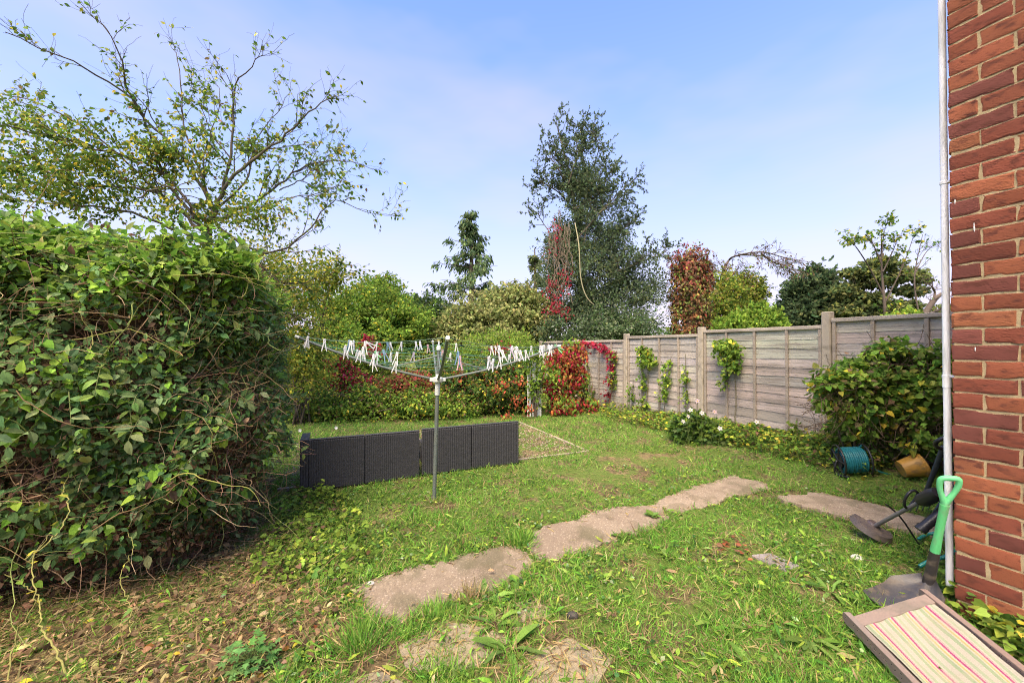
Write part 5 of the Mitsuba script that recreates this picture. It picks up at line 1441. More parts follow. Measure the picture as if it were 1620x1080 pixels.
CL = G_MID + G_LIGHT + YELLOW
CWT = [3, 3, 2, 2, 1.5, 1.5, .3, .3]
fence_clump('fence_climber', 'green climber clump hanging over the second fence panel from the far end', [(1024, 565, 14, 20, 240), (1018, 552, 8, 7, 60), (1036, 572, 8, 9, 40), (1020, 610, 5, 28, 70), (1022, 640, 8, 12, 50)], 0.07, CL, CWT, trail=[[(1024, 570), (1024, 610), (1020, 652)]])
fence_clump('fence_climber', 'slim ivy strand climbing the batten right of the first green clump', [(1056, 600, 8, 26, 120), (1050, 625, 8, 12, 50), (1060, 575, 5, 8, 30)], 0.06, CL, CWT, trail=[[(1060, 565), (1055, 610), (1050, 655)]])
fence_clump('fence_climber', 'thin ivy strand with one small leafy tuft beside the tall second post', [(1086, 600, 6, 7, 60), (1086, 625, 4, 18, 40), (1084, 585, 3, 12, 18)], 0.055, CL, CWT, trail=[[(1085, 560), (1086, 600), (1084, 650)]])
fence_clump('fence_climber', 'largest green climber clump hanging from the top of the third fence panel', [(1155, 556, 19, 22, 330), (1142, 545, 9, 10, 90), (1162, 580, 13, 12, 90), (1148, 600, 6, 18, 45)], 0.062, CL, CWT, trail=[[(1160, 580), (1163, 630), (1163, 668)], [(1150, 590), (1146, 615)]])
fence_clump('fence_climber', 'few dark leaves at the foot of a batten beside the big shrub', [(1259, 675, 5, 12, 30), (1250, 690, 5, 6, 14)], 0.055, G_MID, None, trail=[[(1259, 660), (1254, 700)]])
fence_clump('fence_climber', 'narrow ivy tuft low on the tall second concrete post', [(1001, 628, 4, 18, 50), (999, 610, 3, 10, 16)], 0.055, G_MID, None, trail=[[(1001, 600), (1000, 650)]])
fence_clump('crimson_strand', 'crimson creeper strand along the top of the last fence panel and down its post', [(925, 542, 10, 5, 60), (940, 545, 8, 6, 60), (955, 550, 9, 7, 80), (968, 560, 8, 9, 80), (970, 580, 6, 10, 45), (966, 600, 5, 12, 40), (962, 625, 5, 10, 30), (953, 645, 6, 8, 30)], 0.075, RED, [3, 3, 1], LOBED, [[(920, 540), (955, 550), (970, 575), (962, 640)]], (0.3, 0.1, 0.08), 'creeper')
fence_clump('fence_end_ivy', 'green ivy on the batten beside the crimson strand', [(974, 565, 5, 12, 60), (972, 600, 5, 22, 90), (930, 590, 5, 22, 60), (938, 620, 6, 14, 50), (960, 655, 16, 10, 120), (935, 660, 16, 10, 120)], 0.06, CL + BROWN, CWT + [1, .6, .5], trail=[[(974, 560), (970, 640)], [(928, 570), (940, 640)]])

# ------------------------------------------------------------------ the big climber shrub in front of the near fence panel
k = thing('climber_shrub', 'big leafy climber shrub with yellowing leaves against the near fence panel', 'shrub')
SZ = 4.25


def sb(px, py, rx, rz, ry=.28, z=SZ):
    return ball(px, py, z, rx, rz, ry)


balls = [sb(1345, 612, 48, 44), sb(1395, 600, 50, 50), sb(1375, 640, 50, 50), sb(1440, 610, 44, 52, .26, 4.1), sb(1475, 620, 40, 58, .25, 3.95), sb(1405, 560, 28, 26), sb(1310, 620, 22, 28), sb(1455, 580, 40, 28, .25, 4.05), sb(1465, 675, 40, 46, .25, 3.95), sb(1400, 690, 50, 30, .14, 4.5), sb(1340, 675, 34, 30, .14, 4.7), sb(1435, 690, 40, 30, .14, 4.35), sb(1500, 600, 40, 60, .25, 3.85)]
p, d = crown_points(balls, 14500, 0.40, 0.5, 111)
keep = (meshkit.fbm(p * 3.2, 3, 112) > 0.35) & (p[:, 2] > 0.05)
p, d = p[keep], d[keep]
mm = len(p)
coh = meshkit.noise(p * 4, 113)
up_ = np.clip((p[:, 2] - 0.9) / 0.6, 0, 1)
c = np.where((RNG.uniform(0, 1, mm) < 0.45 + 0.35 * up_)[:, None], palette(mm, [(0.12, 0.215, 0.035), (0.17, 0.265, 0.045), (0.09, 0.175, 0.03), (.22, .26, .06)], None, .2, coh), 1.1 * palette(mm, G_MID + G_LIGHT + YELLOW + STRAW + BROWN, [2, 3, 2, 2, 1.5, 1.5, 1.0, 1.0, .5, .5, .4, .5, .4, .4], .22, coh))
v, f, c = scatter(HEART, p, unit(0.4 * d + RNG.normal(0, .5, p.shape) - 0.35 * UP), unit(d + 0.9 * UP + RNG.normal(0, .3, p.shape)), 0.068 * RNG.uniform(.5, 1.25, mm), c, .95)
put('leaves', (v, f), 'leaf', k, col=c, kind='stuff')
mm = 900
p, d = crown_points(balls, mm, 0.9, 0.2, 114)
p[:, 2] = np.maximum(p[:, 2] - 0.1, 0.1)
p[p[:, 2] < .5, 1] += .25
P = wander(p, rand_dir(mm, -0.2), RNG.uniform(.15, .5, mm), 7, .25)
P[..., 2] = np.maximum(P[..., 2], 0.03)
put('twigs', tubes(P, np.full((mm, 7), .0028), 4), 'bark', k, smooth=True, col=(0.13, 0.09, 0.06), kind='stuff')
for j in range(9):
    s = np.array([RNG.uniform(3.8, 4.35), 0, 0])
    s[1] = 4.62 - (s[0] - 3.6) * 0.45 + RNG.normal(0, .06)
    s[2] = float(bank(*s[:2])) - 0.03
    e = np.array([s[0] + RNG.normal(0, .2), s[1] + RNG.normal(0, .12), RNG.uniform(.8, 1.25)])
    q = spline([s, 0.5 * (s + e) + RNG.normal(0, .1, 3), e], 12)
    put('stem', tubes(q[None], np.linspace(.012, .005, 12)[None], 6), 'bark', k, smooth=True, col=(0.16, 0.115, 0.075))

# white anemones against the fence
k = thing('anemone_plant', 'low bushy plant with white and pale pink flowers at the foot of the fence', 'flowering plant')
balls = []
for px_, py_, r_ in ((1090, 678, 26), (1120, 682, 26), (1145, 688, 20), (1105, 665, 18), (1078, 690, 12), (1180, 690, 14), (1165, 695, 14)):
    g = on_ground(px_, 700)
    balls.append((g[0], g[1] + .1, (690 - py_) / F * g[1] + 0.14, r_ / F * g[1], .22, r_ / F * g[1] * .8))
p, d = crown_points(balls, 2600, .4, .4, 121)
p, d = p[p[:, 2] > 0.03], d[p[:, 2] > 0.03]
mm = len(p)
v, f, c = scatter(LOBED, p, unit(.5 * d + RNG.normal(0, .5, p.shape)), unit(UP + .5 * d + RNG.normal(0, .3, p.shape)), .07 * RNG.uniform(.6, 1.3, mm), palette(mm, G_MID + G_DARK + G_LIGHT, [3, 2, 3, 1, 2, 2, .5, .4, .6], .2, meshkit.noise(p * 6, 2)), 1.0)
put('leaves', (v, f), 'leaf', k, col=c, kind='stuff')
an = np.arange(5) * 2 * np.pi / 5
for px_, py_, pink in ((1110, 653, 0), (1088, 658, 0), (1080, 666, 0), (1130, 651, 1), (1138, 677, 0), (1196, 667, 0), (1103, 634, 1), (1092, 648, 0)):
    g = on_ground(px_, 700)
    g = g + [0, -.22, 0]
    g[0] = (px_ - CX) / F * g[1]
    fz = EYE + (HY - py_) / F * g[1]
    c0 = np.array([g[0] * 1.0, g[1], fz])
    nrm = unit([RNG.normal(-.2, .3), -.9, .5])
    ex = unit(np.cross(nrm, UP))
    ey = np.cross(nrm, ex)
    axd = np.cos(an)[:, None] * ex + np.sin(an)[:, None] * ey
    v, f, c = scatter(HEART, np.repeat(c0[None], 5, 0) + axd * .004, axd + .15 * nrm, np.repeat(nrm[None], 5, 0), .033, np.tile((.66, .50, .54) if pink else (.74, .73, .72), (5, 1)), 1.0)
    fl = put('flower', (v, f), 'leaf', k, col=c)
    put('flower_centre', place(lathe([(0, 0), (.008, .001), (.006, .006), (0, .008)], 8), c0, nrm), 'bark', fl, smooth=True, col=(.55, .42, .06))
    put('flower_stalk', tube(spline([[g[0] + RNG.normal(0, .05), g[1], .05], [g[0], g[1] + .02, fz * .6], c0 - nrm * .003], 8), .002, 5, False), 'bark', k, smooth=True, col=(.10, .14, .04))


# ------------------------------------------------------------------ single weeds in the lawn
def rosette(name, label, px, py, n_, L, cols, shape, rise, w=1.0, group=None, cat='weed'):
    k = thing(name, label, cat, group)
    g = on_ground(px, py)
    an = RNG.uniform(0, 2 * np.pi, n_)
    ri = RNG.uniform(rise * .4, rise * 1.4, n_)
    d = np.c_[np.cos(an), np.sin(an), ri]
    p = g + np.c_[np.cos(an), np.sin(an), np.zeros(n_)] * .008 + [0, 0, .004]
    # each leaf arches: two lengths, the outer one drooping
    cc = palette(n_, cols, None, .18)
    Ls = L * RNG.uniform(.55, 1.1, n_)
    for j in range(n_):
        tv = shape[0].copy()
        y = tv[:, 1].copy()
        tv[:, 2] += -0.42 * y ** 2 + 0.05 * np.sin(6 * y + j)
        v, f, c = scatter((tv, shape[1]), p[j:j + 1], d[j:j + 1], (UP + .2 * RNG.normal(size=3))[None], Ls[j], cc[j:j + 1], w)
        v[:, 2] = np.maximum(v[:, 2], bank(v[:, 0], v[:, 1]) + .003)
        put('leaf', (v, f), 'leaf', k, col=c)
    return k


STRAP = (np.array([[-.02, 0, 0], [.02, 0, 0], [-.075, .35, .03], [.075, .35, .03], [-.095, .65, .03], [.095, .65, .03], [-.06, .86, 0], [.06, .86, 0], [0, 1, 0], [0, .35, 0], [0, .65, 0]]),
         np.array([[0, 1, 9], [0, 9, 2], [1, 3, 9], [2, 9, 10], [2, 10, 4], [9, 3, 5], [9, 5, 10], [4, 10, 6], [10, 5, 7], [10, 7, 6], [6, 7, 8]]))
WG = [(.10, .175, .035), (.13, .21, .045), (.08, .145, .035)]
WEED = [(765, 950, 16, .17, 'broad strap leaved weed beside the worn slab at the bottom centre'), (805, 1025, 13, .16, 'star shaped strap leaved weed on the pale slab at the very bottom'), (820, 935, 12, .13, 'strap leaved weed near the nearer corner of the middle path slab'), (785, 985, 12, .15, 'strap leaved weed just below the broad one at the bottom centre'),
        (1310, 935, 12, .15, 'long leaved dandelion plant between the lawn centre and the shovel'), (1275, 1010, 11, .14, 'dandelion plant left of the striped deckchair'), (1130, 985, 12, .12, 'flat green weed in the middle of the near lawn'), (935, 880, 12, .12, 'green weed just below the middle path slab'),
        (1350, 1020, 9, .13, 'long leaved weed touching the left rail of the deckchair'), (920, 900, 10, .10, 'smaller green weed nearest the lower edge of the middle path slab'), (1180, 1050, 11, .12, 'weed at the bottom edge left of the deckchair'), (815, 850, 12, .12, 'tufted weed in the joint between the first and second path slabs')]
for px_, py_, n_, L, lab in WEED:
    rosette('weed', lab, px_, py_, n_, L, WG, STRAP, .55, 1.15)
for px_, py_, lab in ((1030, 815, 'round leaved weed in the joint between the second and third path slabs'), (985, 850, 'round leaved weed beside the upper half of the middle path slab'), (1060, 880, 'round leaved weed in the lawn above the dry orange leaves'), (1400, 775, 'pale round leaved weed above the right hand path slab')):
    rosette('round_leaved_weed', lab, px_, py_, 12, .075, WG, HEART, .8, 1.0)


def tussock(label, px, py, r, m, L, cols=G_LAWN, name='grass_tuft'):
    k = thing(name, label, 'grass tuft')
    g = on_ground(px, py)
    x, y = g[0] + RNG.normal(0, r * .5, m), g[1] + RNG.normal(0, r * .5, m)
    p = np.c_[x, y, bank(x, y) - .003]
    d = np.c_[(x - g[0]) / r * .7 + RNG.normal(0, .3, m), (y - g[1]) / r * .7 + RNG.normal(0, .3, m), np.full(m, .9)]
    v, f, c = scatter(BLADE, p, d, rand_dir(m, .5), L * RNG.uniform(.5, 1.15, m), palette(m, cols, None, .2), .8)
    put(k, (v, f), 'leaf', None, col=c, kind='stuff')


tussock('soft grass tuft below the first path slab at bottom left centre', 575, 1012, .13, 420, .11)
tussock('grass tuft at the lower edge of the first path slab', 690, 970, .07, 190, .09)
tussock('yellowish grass tuft at the bottom beside the pale slab', 700, 1062, .09, 260, .08)
tussock('long grass tuft in the gap beside the middle slab corner', 822, 858, .09, 260, .12)
tussock('dry straw tuft on the lower edge of the first slab', 745, 945, .07, 160, .10, STRAW)
tussock('dry grass clump at the foot of the airer pole', 688, 793, .10, 240, .07, STRAW + G_LAWN)

k = thing('geranium_weed', 'bright green lobed leaf weed growing in the leaf litter at bottom left', 'weed')
g = on_ground(402, 1052)
mm = 70
d = rand_dir(mm, .9)
d[:, 2] = np.abs(d[:, 2])
tipp = g + d * RNG.uniform(.05, .15, mm)[:, None] * [1.0, .8, .9]
for j in range(mm):
    v, f, c = scatter(LOBED, tipp[j:j + 1], unit(d[j:j + 1] * [1, 1, .1] + RNG.normal(0, .2, (1, 3))), (UP + .5 * d[j])[None], RNG.uniform(.03, .055), palette(1, [(.09, .19, .055), (.12, .23, .07), (.07, .15, .045)], None, .15), 1.1)
    put('leaf', (v, f), 'leaf', k, col=c)
st = np.array([spline([g, g + d[j] * .05 + [0, 0, .02], tipp[j]], 6) for j in range(mm)])
put('stalks', tubes(st, np.full((mm, 6), .0013), 4), 'bark', k, smooth=True, col=(.12, .16, .05), kind='stuff')
k = thing('leafy_sprig', 'leafy weed sprig climbing in front of the left sofa back', 'weed')
g = on_ground(512, 790)
for e in ((-.02, .0, .20), (.09, -.02, .12), (-.10, -.03, .10), (.16, -.02, .07)):
    q = spline([g, g + np.array(e) * .5 + [0, 0, .03], g + np.array(e)], 9)
    put('stalk', tubes(q[None], np.full((1, 9), .0025), 5), 'bark', k, smooth=True, col=(.13, .16, .05))
    for j in range(14):
        b = q[RNG.integers(2, 9)]
        v, f, c = scatter(OVAL, b[None], rand_dir(1, .2), rand_dir(1, 1.2), RNG.uniform(.03, .055), palette(1, G_MID + G_LIGHT, None, .18))
        put('leaf', (v, f), 'leaf', k, col=c)
k = thing('dry_orange_leaves', 'withered orange leaves lying together on the lawn', 'dead leaves')
for j in range(26):
    g = on_ground(1160 + RNG.normal(0, 20), 868 + RNG.normal(0, 9))
    v, f, c = scatter(OVAL, g[None] + [0, 0, RNG.uniform(.015, .05)], rand_dir(1) * [1, 1, .15], rand_dir(1, 1.6), RNG.uniform(.03, .055), palette(1, [(.24, .085, .045), (.20, .07, .04), (.17, .09, .055)], None, .2))
    put('leaf', (v, f), 'leaf', k, col=c)
k = thing('drain_cover', 'grey slab of a drain cover half buried in the lawn', 'drain cover')
pg = poly([(1185, 878), (1215, 874), (1262, 893), (1240, 902)])
m = trimesh.creation.extrude_polygon(pg.buffer(-.01).buffer(.01), .03, engine='earcut')
m.apply_translation([0, 0, float(on_ground(1220, 888)[2]) - .021])
put(k, (m.vertices, m.faces), 'stonework', None, col=(.27, .245, .24))


def pebble(label, px, py, r, col):
    k = thing('stone', label, 'stone')
    m = trimesh.creation.icosphere(3)
    v = np.asarray(m.vertices)
    v = v * (1 + .35 * (meshkit.fbm(v * 1.6 + px, 3, 5) - .5))[:, None] * [1.2, 1, .7] * r
    put(k, (v + on_ground(px, py) + [0, 0, r * .35], m.faces), 'stonework', None, smooth=True, col=col)


pebble('small black stone in the grass at bottom centre', 905, 972, .026, (.02, .02, .023))
pebble('pale stone at the upper edge of the first path slab', 588, 922, .02, (.6, .6, .58))
pebble('pale stone lying in the lawn left of the shovel', 1352, 882, .03, (.6, .58, .52))
a = at(1303, 520, 12.5)
k = thing('wooden_post_stub', 'small brown capped wooden post behind the fence by the tall concrete post', 'post')
put('post', frame_box([a[0], 12.5, 0], [1, 0, 0], [0, 1, 0], UP, (-.09, -.09, -.1), (.09, .09, 2.03), .01), 'bark', k, col=(.26, .16, .085))
put('cap', frame_box([a[0], 12.5, 0], [1, 0, 0], [0, 1, 0], UP, (-.13, -.13, 2.03), (.13, .13, 2.09), .02), 'bark', k, col=(.10, .08, .07))
for px_, py_, lab in ((476, 680, 'small white bindweed flower behind the left arm of the sofa'), (533, 676, 'small white bindweed flower behind the left sofa back')):
    k = thing('white_flower', lab, 'flower')
    c0 = at(px_, py_, 6.6)
    an = np.arange(6) * 2 * np.pi / 6
    axd = np.stack([np.cos(an), 0 * an - .5, np.sin(an)], 1)
    v, f, c = scatter(HEART, np.repeat(c0[None], 6, 0), axd, np.repeat([[0, -1.0, .2]], 6, 0), .035, np.tile((.78, .78, .78), (6, 1)), 1.2)
    put('petals', (v, f), 'leaf', k, col=c)
    put('stalk', tube([c0 + [0, .004, 0], [c0[0] + .03, c0[1] + .05, c0[2] * .5], [c0[0] + .05, c0[1] + .03, 0]], .003, 5), 'bark', k, smooth=True, col=(.12, .16, .05))

# ------------------------------------------------------------------ garden things by the house corner
# deckchair folded flat on the ground
k = thing('deckchair', 'folded wooden deckchair with striped canvas lying on the grass at the bottom right corner', 'deckchair')
FL, FR = np.array([1.70, 2.02, .075]), np.array([2.20, 2.13, .125])
rl, rr_ = unit([-.19, -.98, .012]), unit([-.265, -.963, .012])
wx = unit(FR - FL)
upn = unit(np.cross(wx, -rl)) if np.cross(wx, -rl)[2] > 0 else -unit(np.cross(wx, -rl))
WD, WD2 = (.23, .165, .135), (.27, .205, .17)


def rail(o, d, name, L, wi, hi, col, round_end=True):
    side = unit(np.cross(upn, d))
    a = [(-.035 if round_end else 0, .3), (-.028, .8), (-.012, 1), (L, 1), (L, -1), (-.012, -1), (-.028, -.8), (-.035, -.3)]
    pts = np.array([(s_, t_ * hi / 2) for s_, t_ in a])
    m = trimesh.creation.extrude_polygon(Polygon(pts).buffer(.001), wi, engine='earcut')
    v = np.asarray(m.vertices)
    v = np.asarray(o) + v[:, :1] * d + v[:, 1:2] * upn + (v[:, 2:] - wi / 2) * side
    fcs = np.asarray(m.faces)
    if np.linalg.det(np.stack([d, upn, side])) < 0:
        fcs = fcs[:, ::-1]
    return put(name, (v, fcs), 'timber', k, col=col)


rail(FL, rl, 'rail', 1.25, .027, .055, WD)
rail(FR, rr_, 'rail', 1.25, .027, .055, WD)
rail(FL + rl * .16 + wx * .06 - upn * .05, rl, 'leg_rail', 1.05, .025, .045, WD, False)
rail(FR + rr_ * .16 - wx * .06 - upn * .05, rr_, 'leg_rail', 1.05, .025, .045, WD, False)
qa, qb = FL + wx * .014 + rl * .010, FR - wx * .014 + rr_ * .010
qc, qd = FR - wx * .014 + rr_ * .082, FL + wx * .014 + rl * .082
bar = np.array([qa, qb, qc, qd])
bv = np.vstack([bar + upn * .022, bar - upn * .006])
put('crossbar', (bv, np.array([[0, 1, 2], [0, 2, 3], [4, 6, 5], [4, 7, 6], [0, 4, 5], [0, 5, 1], [1, 5, 6], [1, 6, 2], [2, 6, 7], [2, 7, 3], [3, 7, 4], [3, 4, 0]])[:, ::-1]), 'stonework', k, col=WD2)
nu, nv = 28, 44
U, Vv = np.meshgrid(np.linspace(0, 1, nu), np.linspace(0, 1, nv), indexing='ij')
Lp = FL + wx * .026 + rl * .084
Rp = FR - wx * .026 + rr_ * .084
cv = (Lp + rl * 1.05 * Vv[..., None]) * (1 - U[..., None]) + (Rp + rr_ * 1.05 * Vv[..., None]) * U[..., None]
sag = .020 - .028 * np.sin(np.pi * U) * np.clip(Vv * 4, 0, 1) ** .7 + .006 * np.sin(7 * U + 9 * Vv) * np.clip(Vv * 5, 0, 1) + .003 * np.sin(23 * U + 5 * Vv) + .010 * (meshkit.fbm(np.stack([U * 3, Vv * 5, U * 0], -1), 3, 5) - .5) * np.clip(Vv * 6, 0, 1)
cv = cv + sag[..., None] * upn
a, b = np.meshgrid(np.arange(nu - 1), np.arange(nv - 1), indexing='ij')
q = (a * nv + b).ravel()
put('canvas', (cv.reshape(-1, 3), np.vstack([np.stack([q, q + nv, q + nv + 1], 1), np.stack([q, q + nv + 1, q + 1], 1)])), 'canvas', k, smooth=True, uv=np.c_[U.ravel(), Vv.ravel()], label='cream canvas striped pale green, yellow and magenta')

# shovel with green handle leaning at the corner
k = thing('shovel', 'shovel with a bright green handle and black blade leaning at the brick corner', 'shovel')
s0, s1 = np.array([2.35, 2.265, .115]), np.array([2.330, 2.155, .60])
dd = unit(s1 - s0)
GR = (.10, .47, .17)
put('shaft', tube(spline([s0 + dd * .19, s0 + dd * .33, s1], 10), [.021, .021, .020, .019, .018, .018, .018, .018, .019, .020], 16), 'scuffed_plastic', k, smooth=40, col=GR)
hx = unit(np.array([.80, -.50, .10]))
hp = [(0, 0), (.012, .035), (.028, .080), (.036, .130), (.030, .152), (0, .156), (-.030, .152), (-.036, .130), (-.028, .080), (-.012, .035), (0, 0)]
hpts = spline(np.array([s1 + hx * a_ + dd * b_ for a_, b_ in hp]), 50)
put('grip', tube(hpts, np.interp(np.linspace(0, 1, 50), [0, .2, .5, .8, 1], [.016, .012, .015, .012, .016]), 12), 'scuffed_plastic', k, smooth=40, col=(.13, .52, .22))
put('ferrule', tube(spline([s0 + dd * .205, s0 + dd * .1, s0], 8), np.linspace(.022, .026, 8), 14), 'muddy_plastic', k, smooth=40, col=(.028, .026, .026))
bd = unit([-.94, -.28, -.14])
bs = unit(np.cross(UP, bd))
nu, nv = 13, 16
U, Vv = np.meshgrid(np.linspace(-1, 1, nu), np.linspace(0, 1, nv), indexing='ij')
wid = .125 * np.clip(.25 + 2.6 * Vv, 0, 1) * (1 - .06 * Vv)
bl = s0 + [0, 0, -.01] + (Vv * .34)[..., None] * bd + (U * wid)[..., None] * bs
z_ = .045 * (1 - Vv) ** 2 + .035 * np.abs(U) ** 3 + .018 * np.exp(-(U / .18) ** 2) * (1 - Vv)
gz_ = float(bank(2.2, 2.2))
bl[..., 2] = gz_ + .018 + z_ + .045 * np.clip(1 - Vv * 2.2, 0, 1)
a, b = np.meshgrid(np.arange(nu - 1), np.arange(nv - 1), indexing='ij')
q = (a * nv + b).ravel()
f0 = np.vstack([np.stack([q, q + nv, q + nv + 1], 1), np.stack([q, q + nv + 1, q + 1], 1)])
tv_ = bl.reshape(-1, 3)
bl2 = tv_ - [0, 0, .005]
N_ = len(tv_)
ring = np.r_[np.arange(nv), np.arange(1, nu) * nv + nv - 1, (nu - 1) * nv + np.arange(nv - 2, -1, -1), np.arange(nu - 2, 0, -1) * nv]
rj = np.roll(ring, -1)
put('blade', (np.vstack([tv_, bl2]), np.vstack([f0, f0[:, ::-1] + N_, np.stack([ring, rj, rj + N_], 1), np.stack([ring, rj + N_, ring + N_], 1)])), 'muddy_plastic', k, smooth=35, col=(.045, .045, .05))

# grass trimmer lying against the downpipe
k = thing('grass_trimmer', 'dark grass trimmer with round guard lying against the white drainpipe', 'grass trimmer')
th = on_ground(1398, 862) + [0, .12, .08]
te = np.array([2.66, 2.50, .54])
td = unit(te - th)
put('shaft', tube([th, th + td * .45, te], .0125, 12), 'painted', k, smooth=40, col=(.16, .15, .145))
put('head', place(lathe([(0, -.03), (.04, -.03), (.048, -.02), (.05, .02), (.035, .05), (0, .055)], 20), th, [.25, -.35, .9]), 'plastic', k, smooth=35, col=(.10, .075, .07))
g_ = trimesh.creation.revolve(np.array([(.035, .03), (.115, .02), (.13, -.01), (.134, -.01), (.119, .026), (.035, .036), (.035, .03)]), angle=3.9, sections=28)
put('guard', place((np.asarray(g_.vertices), np.asarray(g_.faces)), th, [.25, -.35, .9], [-.5, .8, 0]), 'muddy_plastic', k, smooth=35, col=(.085, .07, .066))
put('motor', place(lathe([(0, 0), (.03, .0), (.042, .03), (.042, .12), (.03, .16), (0, .165)], 20), te - td * .16, td), 'plastic', k, smooth=35, col=(.02, .02, .024))
hg = th + td * .42
put('handle', tube(spline([hg, hg + [-.05, -.03, .05], hg + [-.03, -.05, .13], hg + [.04, -.03, .12], hg + [.02, 0, .02]], 26), .0085, 10), 'plastic', k, smooth=40, col=(.02, .02, .022))
cab = put('power_cable', tube(spline([th + [.02, -.10, .22], th + [.10, -.12, .14], th + [.17, -.14, .02], th + [.21, -.16, -.06]], 24), .0055, 8), 'plastic', k, smooth=True, col=(.015, .015, .016))

# black tool handles and a teal hose behind the shovel
k = thing('garden_fork', 'dark handled garden fork behind the green shovel with its black grip up', 'garden fork')
f0_, f1_ = on_ground(1490, 830) + [.05, .25, 0], np.array([2.985, 2.75, .80])
fd = unit(f1_ - f0_)
put('shaft', tube([f0_ + fd * .22, f1_ - fd * .08], .016, 12), 'painted', k, smooth=40, col=(.035, .05, .075))
fx = unit(np.cross(fd, [.3, 1, 0]))
put('grip', tube(spline([f1_ - fd * .10, f1_ + fx * .045 - fd * .05, f1_ + fx * .05 + fd * .03, f1_ - fx * .05 + fd * .03, f1_ - fx * .045 - fd * .05, f1_ - fd * .10], 36), .013, 10), 'plastic', k, smooth=40, col=(.02, .02, .022))
for j in range(4):
    o = f0_ + fd * .22 + fx * (j - 1.5) * .045
    put('tine', tube([f0_ + fd * .23, o, f0_ + fx * (j - 1.5) * .045], [.008, .007, .003], 7), 'galvanised', k, smooth=40)
for lab, a_, b_, r_, c_ in (('black plastic pipe leaning low behind the green shovel', (1452, 836, 2.55), (1520, 776, 2.50), .027, (.018, .018, .022)), ('slimmer dark blue pipe crossing behind the green shovel', (1468, 822, 2.62), (1515, 748, 2.56), .015, (.03, .05, .075))):
    k = thing('plastic_pipe', lab, 'pipe')
    p0_, p1_ = at(*a_), at(*b_)
    dd_ = unit(p1_ - p0_)
    put('tube', tube(spline([p0_, .5 * (p0_ + p1_) + [0, 0, -.01], p1_ + dd_ * .1], 10), r_, 14), 'plastic', k, smooth=40, col=c_)
    put('end_ring', tube([p0_ - dd_ * .004, p0_ + dd_ * .03], r_ * 1.14, 14), 'plastic', k, smooth=40, col=c_)
k = thing('teal_hose', 'loose teal garden hose curling on the ground by the drainpipe', 'hose')
put(k, tube(spline([at(1450, 893, 2.5), at(1468, 884, 2.5), at(1490, 878, 2.5), at(1512, 866, 2.45), at(1530, 850, 2.6), at(1500, 838, 2.9), at(1470, 842, 3.0), at(1450, 850, 2.9)], 50), .011, 10), 'plastic', None, smooth=True, col=(.02, .20, .17))
k = thing('glass_jar', 'clear glass jar standing on the slab behind the shovel', 'jar')
jp = on_ground(1496, 866) + [0, .02, .015]
scene['glass'] = {'type': 'thindielectric', 'int_ior': 1.5}
put('jar', place(lathe([(0, .002), (.030, .002), (.033, .010), (.033, .075), (.026, .088), (.026, .10)], 24), jp), 'glass', k, smooth=40)
put('lid', place(lathe([(0, .112), (.027, .112), (.028, .108), (.028, .098), (.0265, .098)], 24), jp), 'galvanised', k, smooth=40)

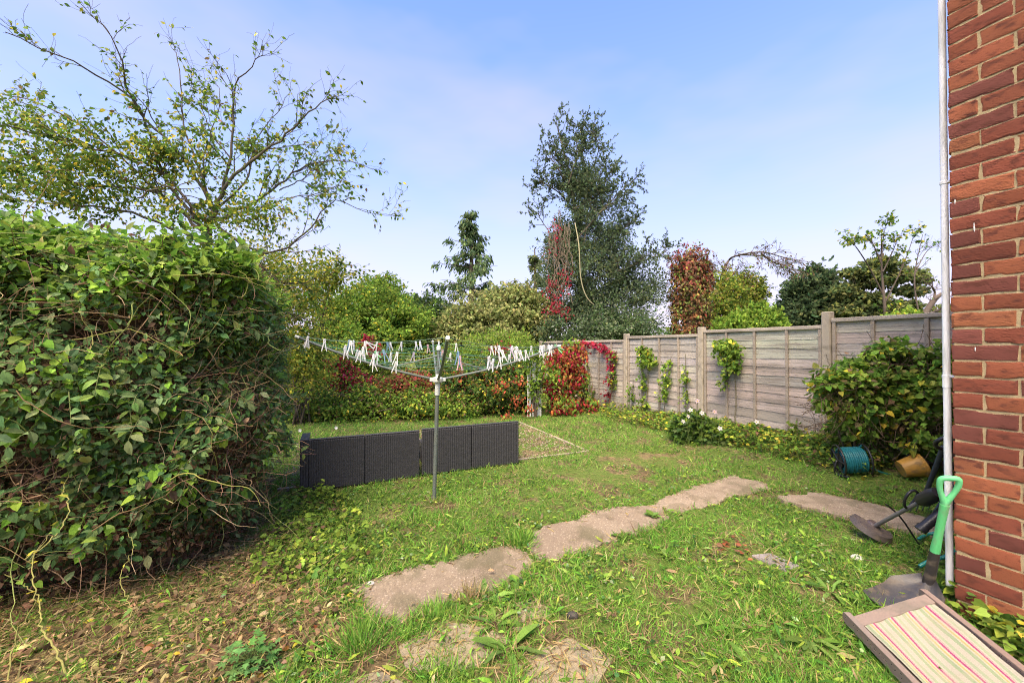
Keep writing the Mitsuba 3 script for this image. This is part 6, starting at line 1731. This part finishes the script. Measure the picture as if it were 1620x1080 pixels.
# hose on its reel, yellow pot, black rod
k = thing('hose_reel', 'black hose reel wound with teal garden hose in front of the big shrub', 'hose reel')
g = on_ground(1352, 752)
ra_ = unit([.9, -.30, .12])
rc = g + [0, .05, .155]
ru = unit(np.cross(ra_, [0, 1, 0]))
rv_ = np.cross(ra_, ru)
for sgn in (-1, 1):
    cpt = rc + ra_ * .115 * sgn
    an = np.linspace(0, 2 * np.pi, 40)
    put('rim', tube(cpt + np.cos(an)[:, None] * ru * .155 + np.sin(an)[:, None] * rv_ * .155, .010, 8), 'plastic', k, smooth=True, col=(.02, .02, .022))
    for j in range(5):
        a_ = j * 2 * np.pi / 5 + .3
        put('spoke', tube([cpt, cpt + (math.cos(a_) * ru + math.sin(a_) * rv_) * .15], .008, 6), 'plastic', k, col=(.02, .02, .022))
put('drum', tube([rc - ra_ * .115, rc + ra_ * .115], .075, 24), 'plastic', k, smooth=40, col=(.02, .02, .022))
an = np.linspace(0, 2 * np.pi * 33, 33 * 26)
lay = np.floor(an / (2 * np.pi * 11))
ph = (an / (2 * np.pi * 11)) - lay
axp = np.where(lay % 2 == 0, ph, 1 - ph) * .20 - .10
rd_ = .088 + .018 * lay + .003 * np.sin(an * .37)
hp_ = rc + axp[:, None] * ra_ + rd_[:, None] * (np.cos(an)[:, None] * ru + np.sin(an)[:, None] * rv_)
put('hose', tube(hp_, .0095, 7), 'plastic', k, smooth=True, col=(.018, .16, .19))
put('stand', tube(spline([rc + ra_ * .13, rc + ra_ * .15 - UP * .1, [*(rc + ra_ * .14)[:2], g[2] + .005], rc * [1, 1, 0] + ra_ * [.14, .14, 0] + [.02, -.16, g[2] + .012]], 20), .011, 8), 'plastic', k, smooth=True, col=(.02, .02, .022))
put('stand', tube(spline([rc - ra_ * .13, rc - ra_ * .15 - UP * .1, [*(rc - ra_ * .14)[:2], g[2] + .005], rc * [1, 1, 0] - ra_ * [.14, .14, 0] + [.0, -.16, g[2] + .012]], 20), .011, 8), 'plastic', k, smooth=True, col=(.02, .02, .022))
put('tail', tube(spline([rc + ra_ * .10 + [0, -.1, -.06], rc + [.22, -.10, -.10], rc + [.36, -.08, -.13], rc + [.50, -.05, -.135]], 24), .0095, 8), 'plastic', k, smooth=True, col=(.018, .16, .19))
k = thing('yellow_pot', 'ochre yellow plant pot tipped on its side below the big shrub', 'plant pot')
gp = on_ground(1432, 757)
put(k, place(lathe([(0, 0), (.075, 0), (.078, .004), (.105, .150), (.113, .150), (.113, .178), (.104, .178), (.1, .15), (.07, .012), (0, .012)], 28), gp + [-.06, .0, .10], [.80, -.25, .30]), 'muddy_plastic', None, smooth=35, col=(.47, .25, .045))
k = thing('black_rod', 'black rod lying across behind the yellow pot', 'rod')
put(k, tube([at(1418, 708, 4.15), at(1450, 730, 4.0)], .018, 10), 'plastic', None, smooth=40, col=(.03, .03, .035))
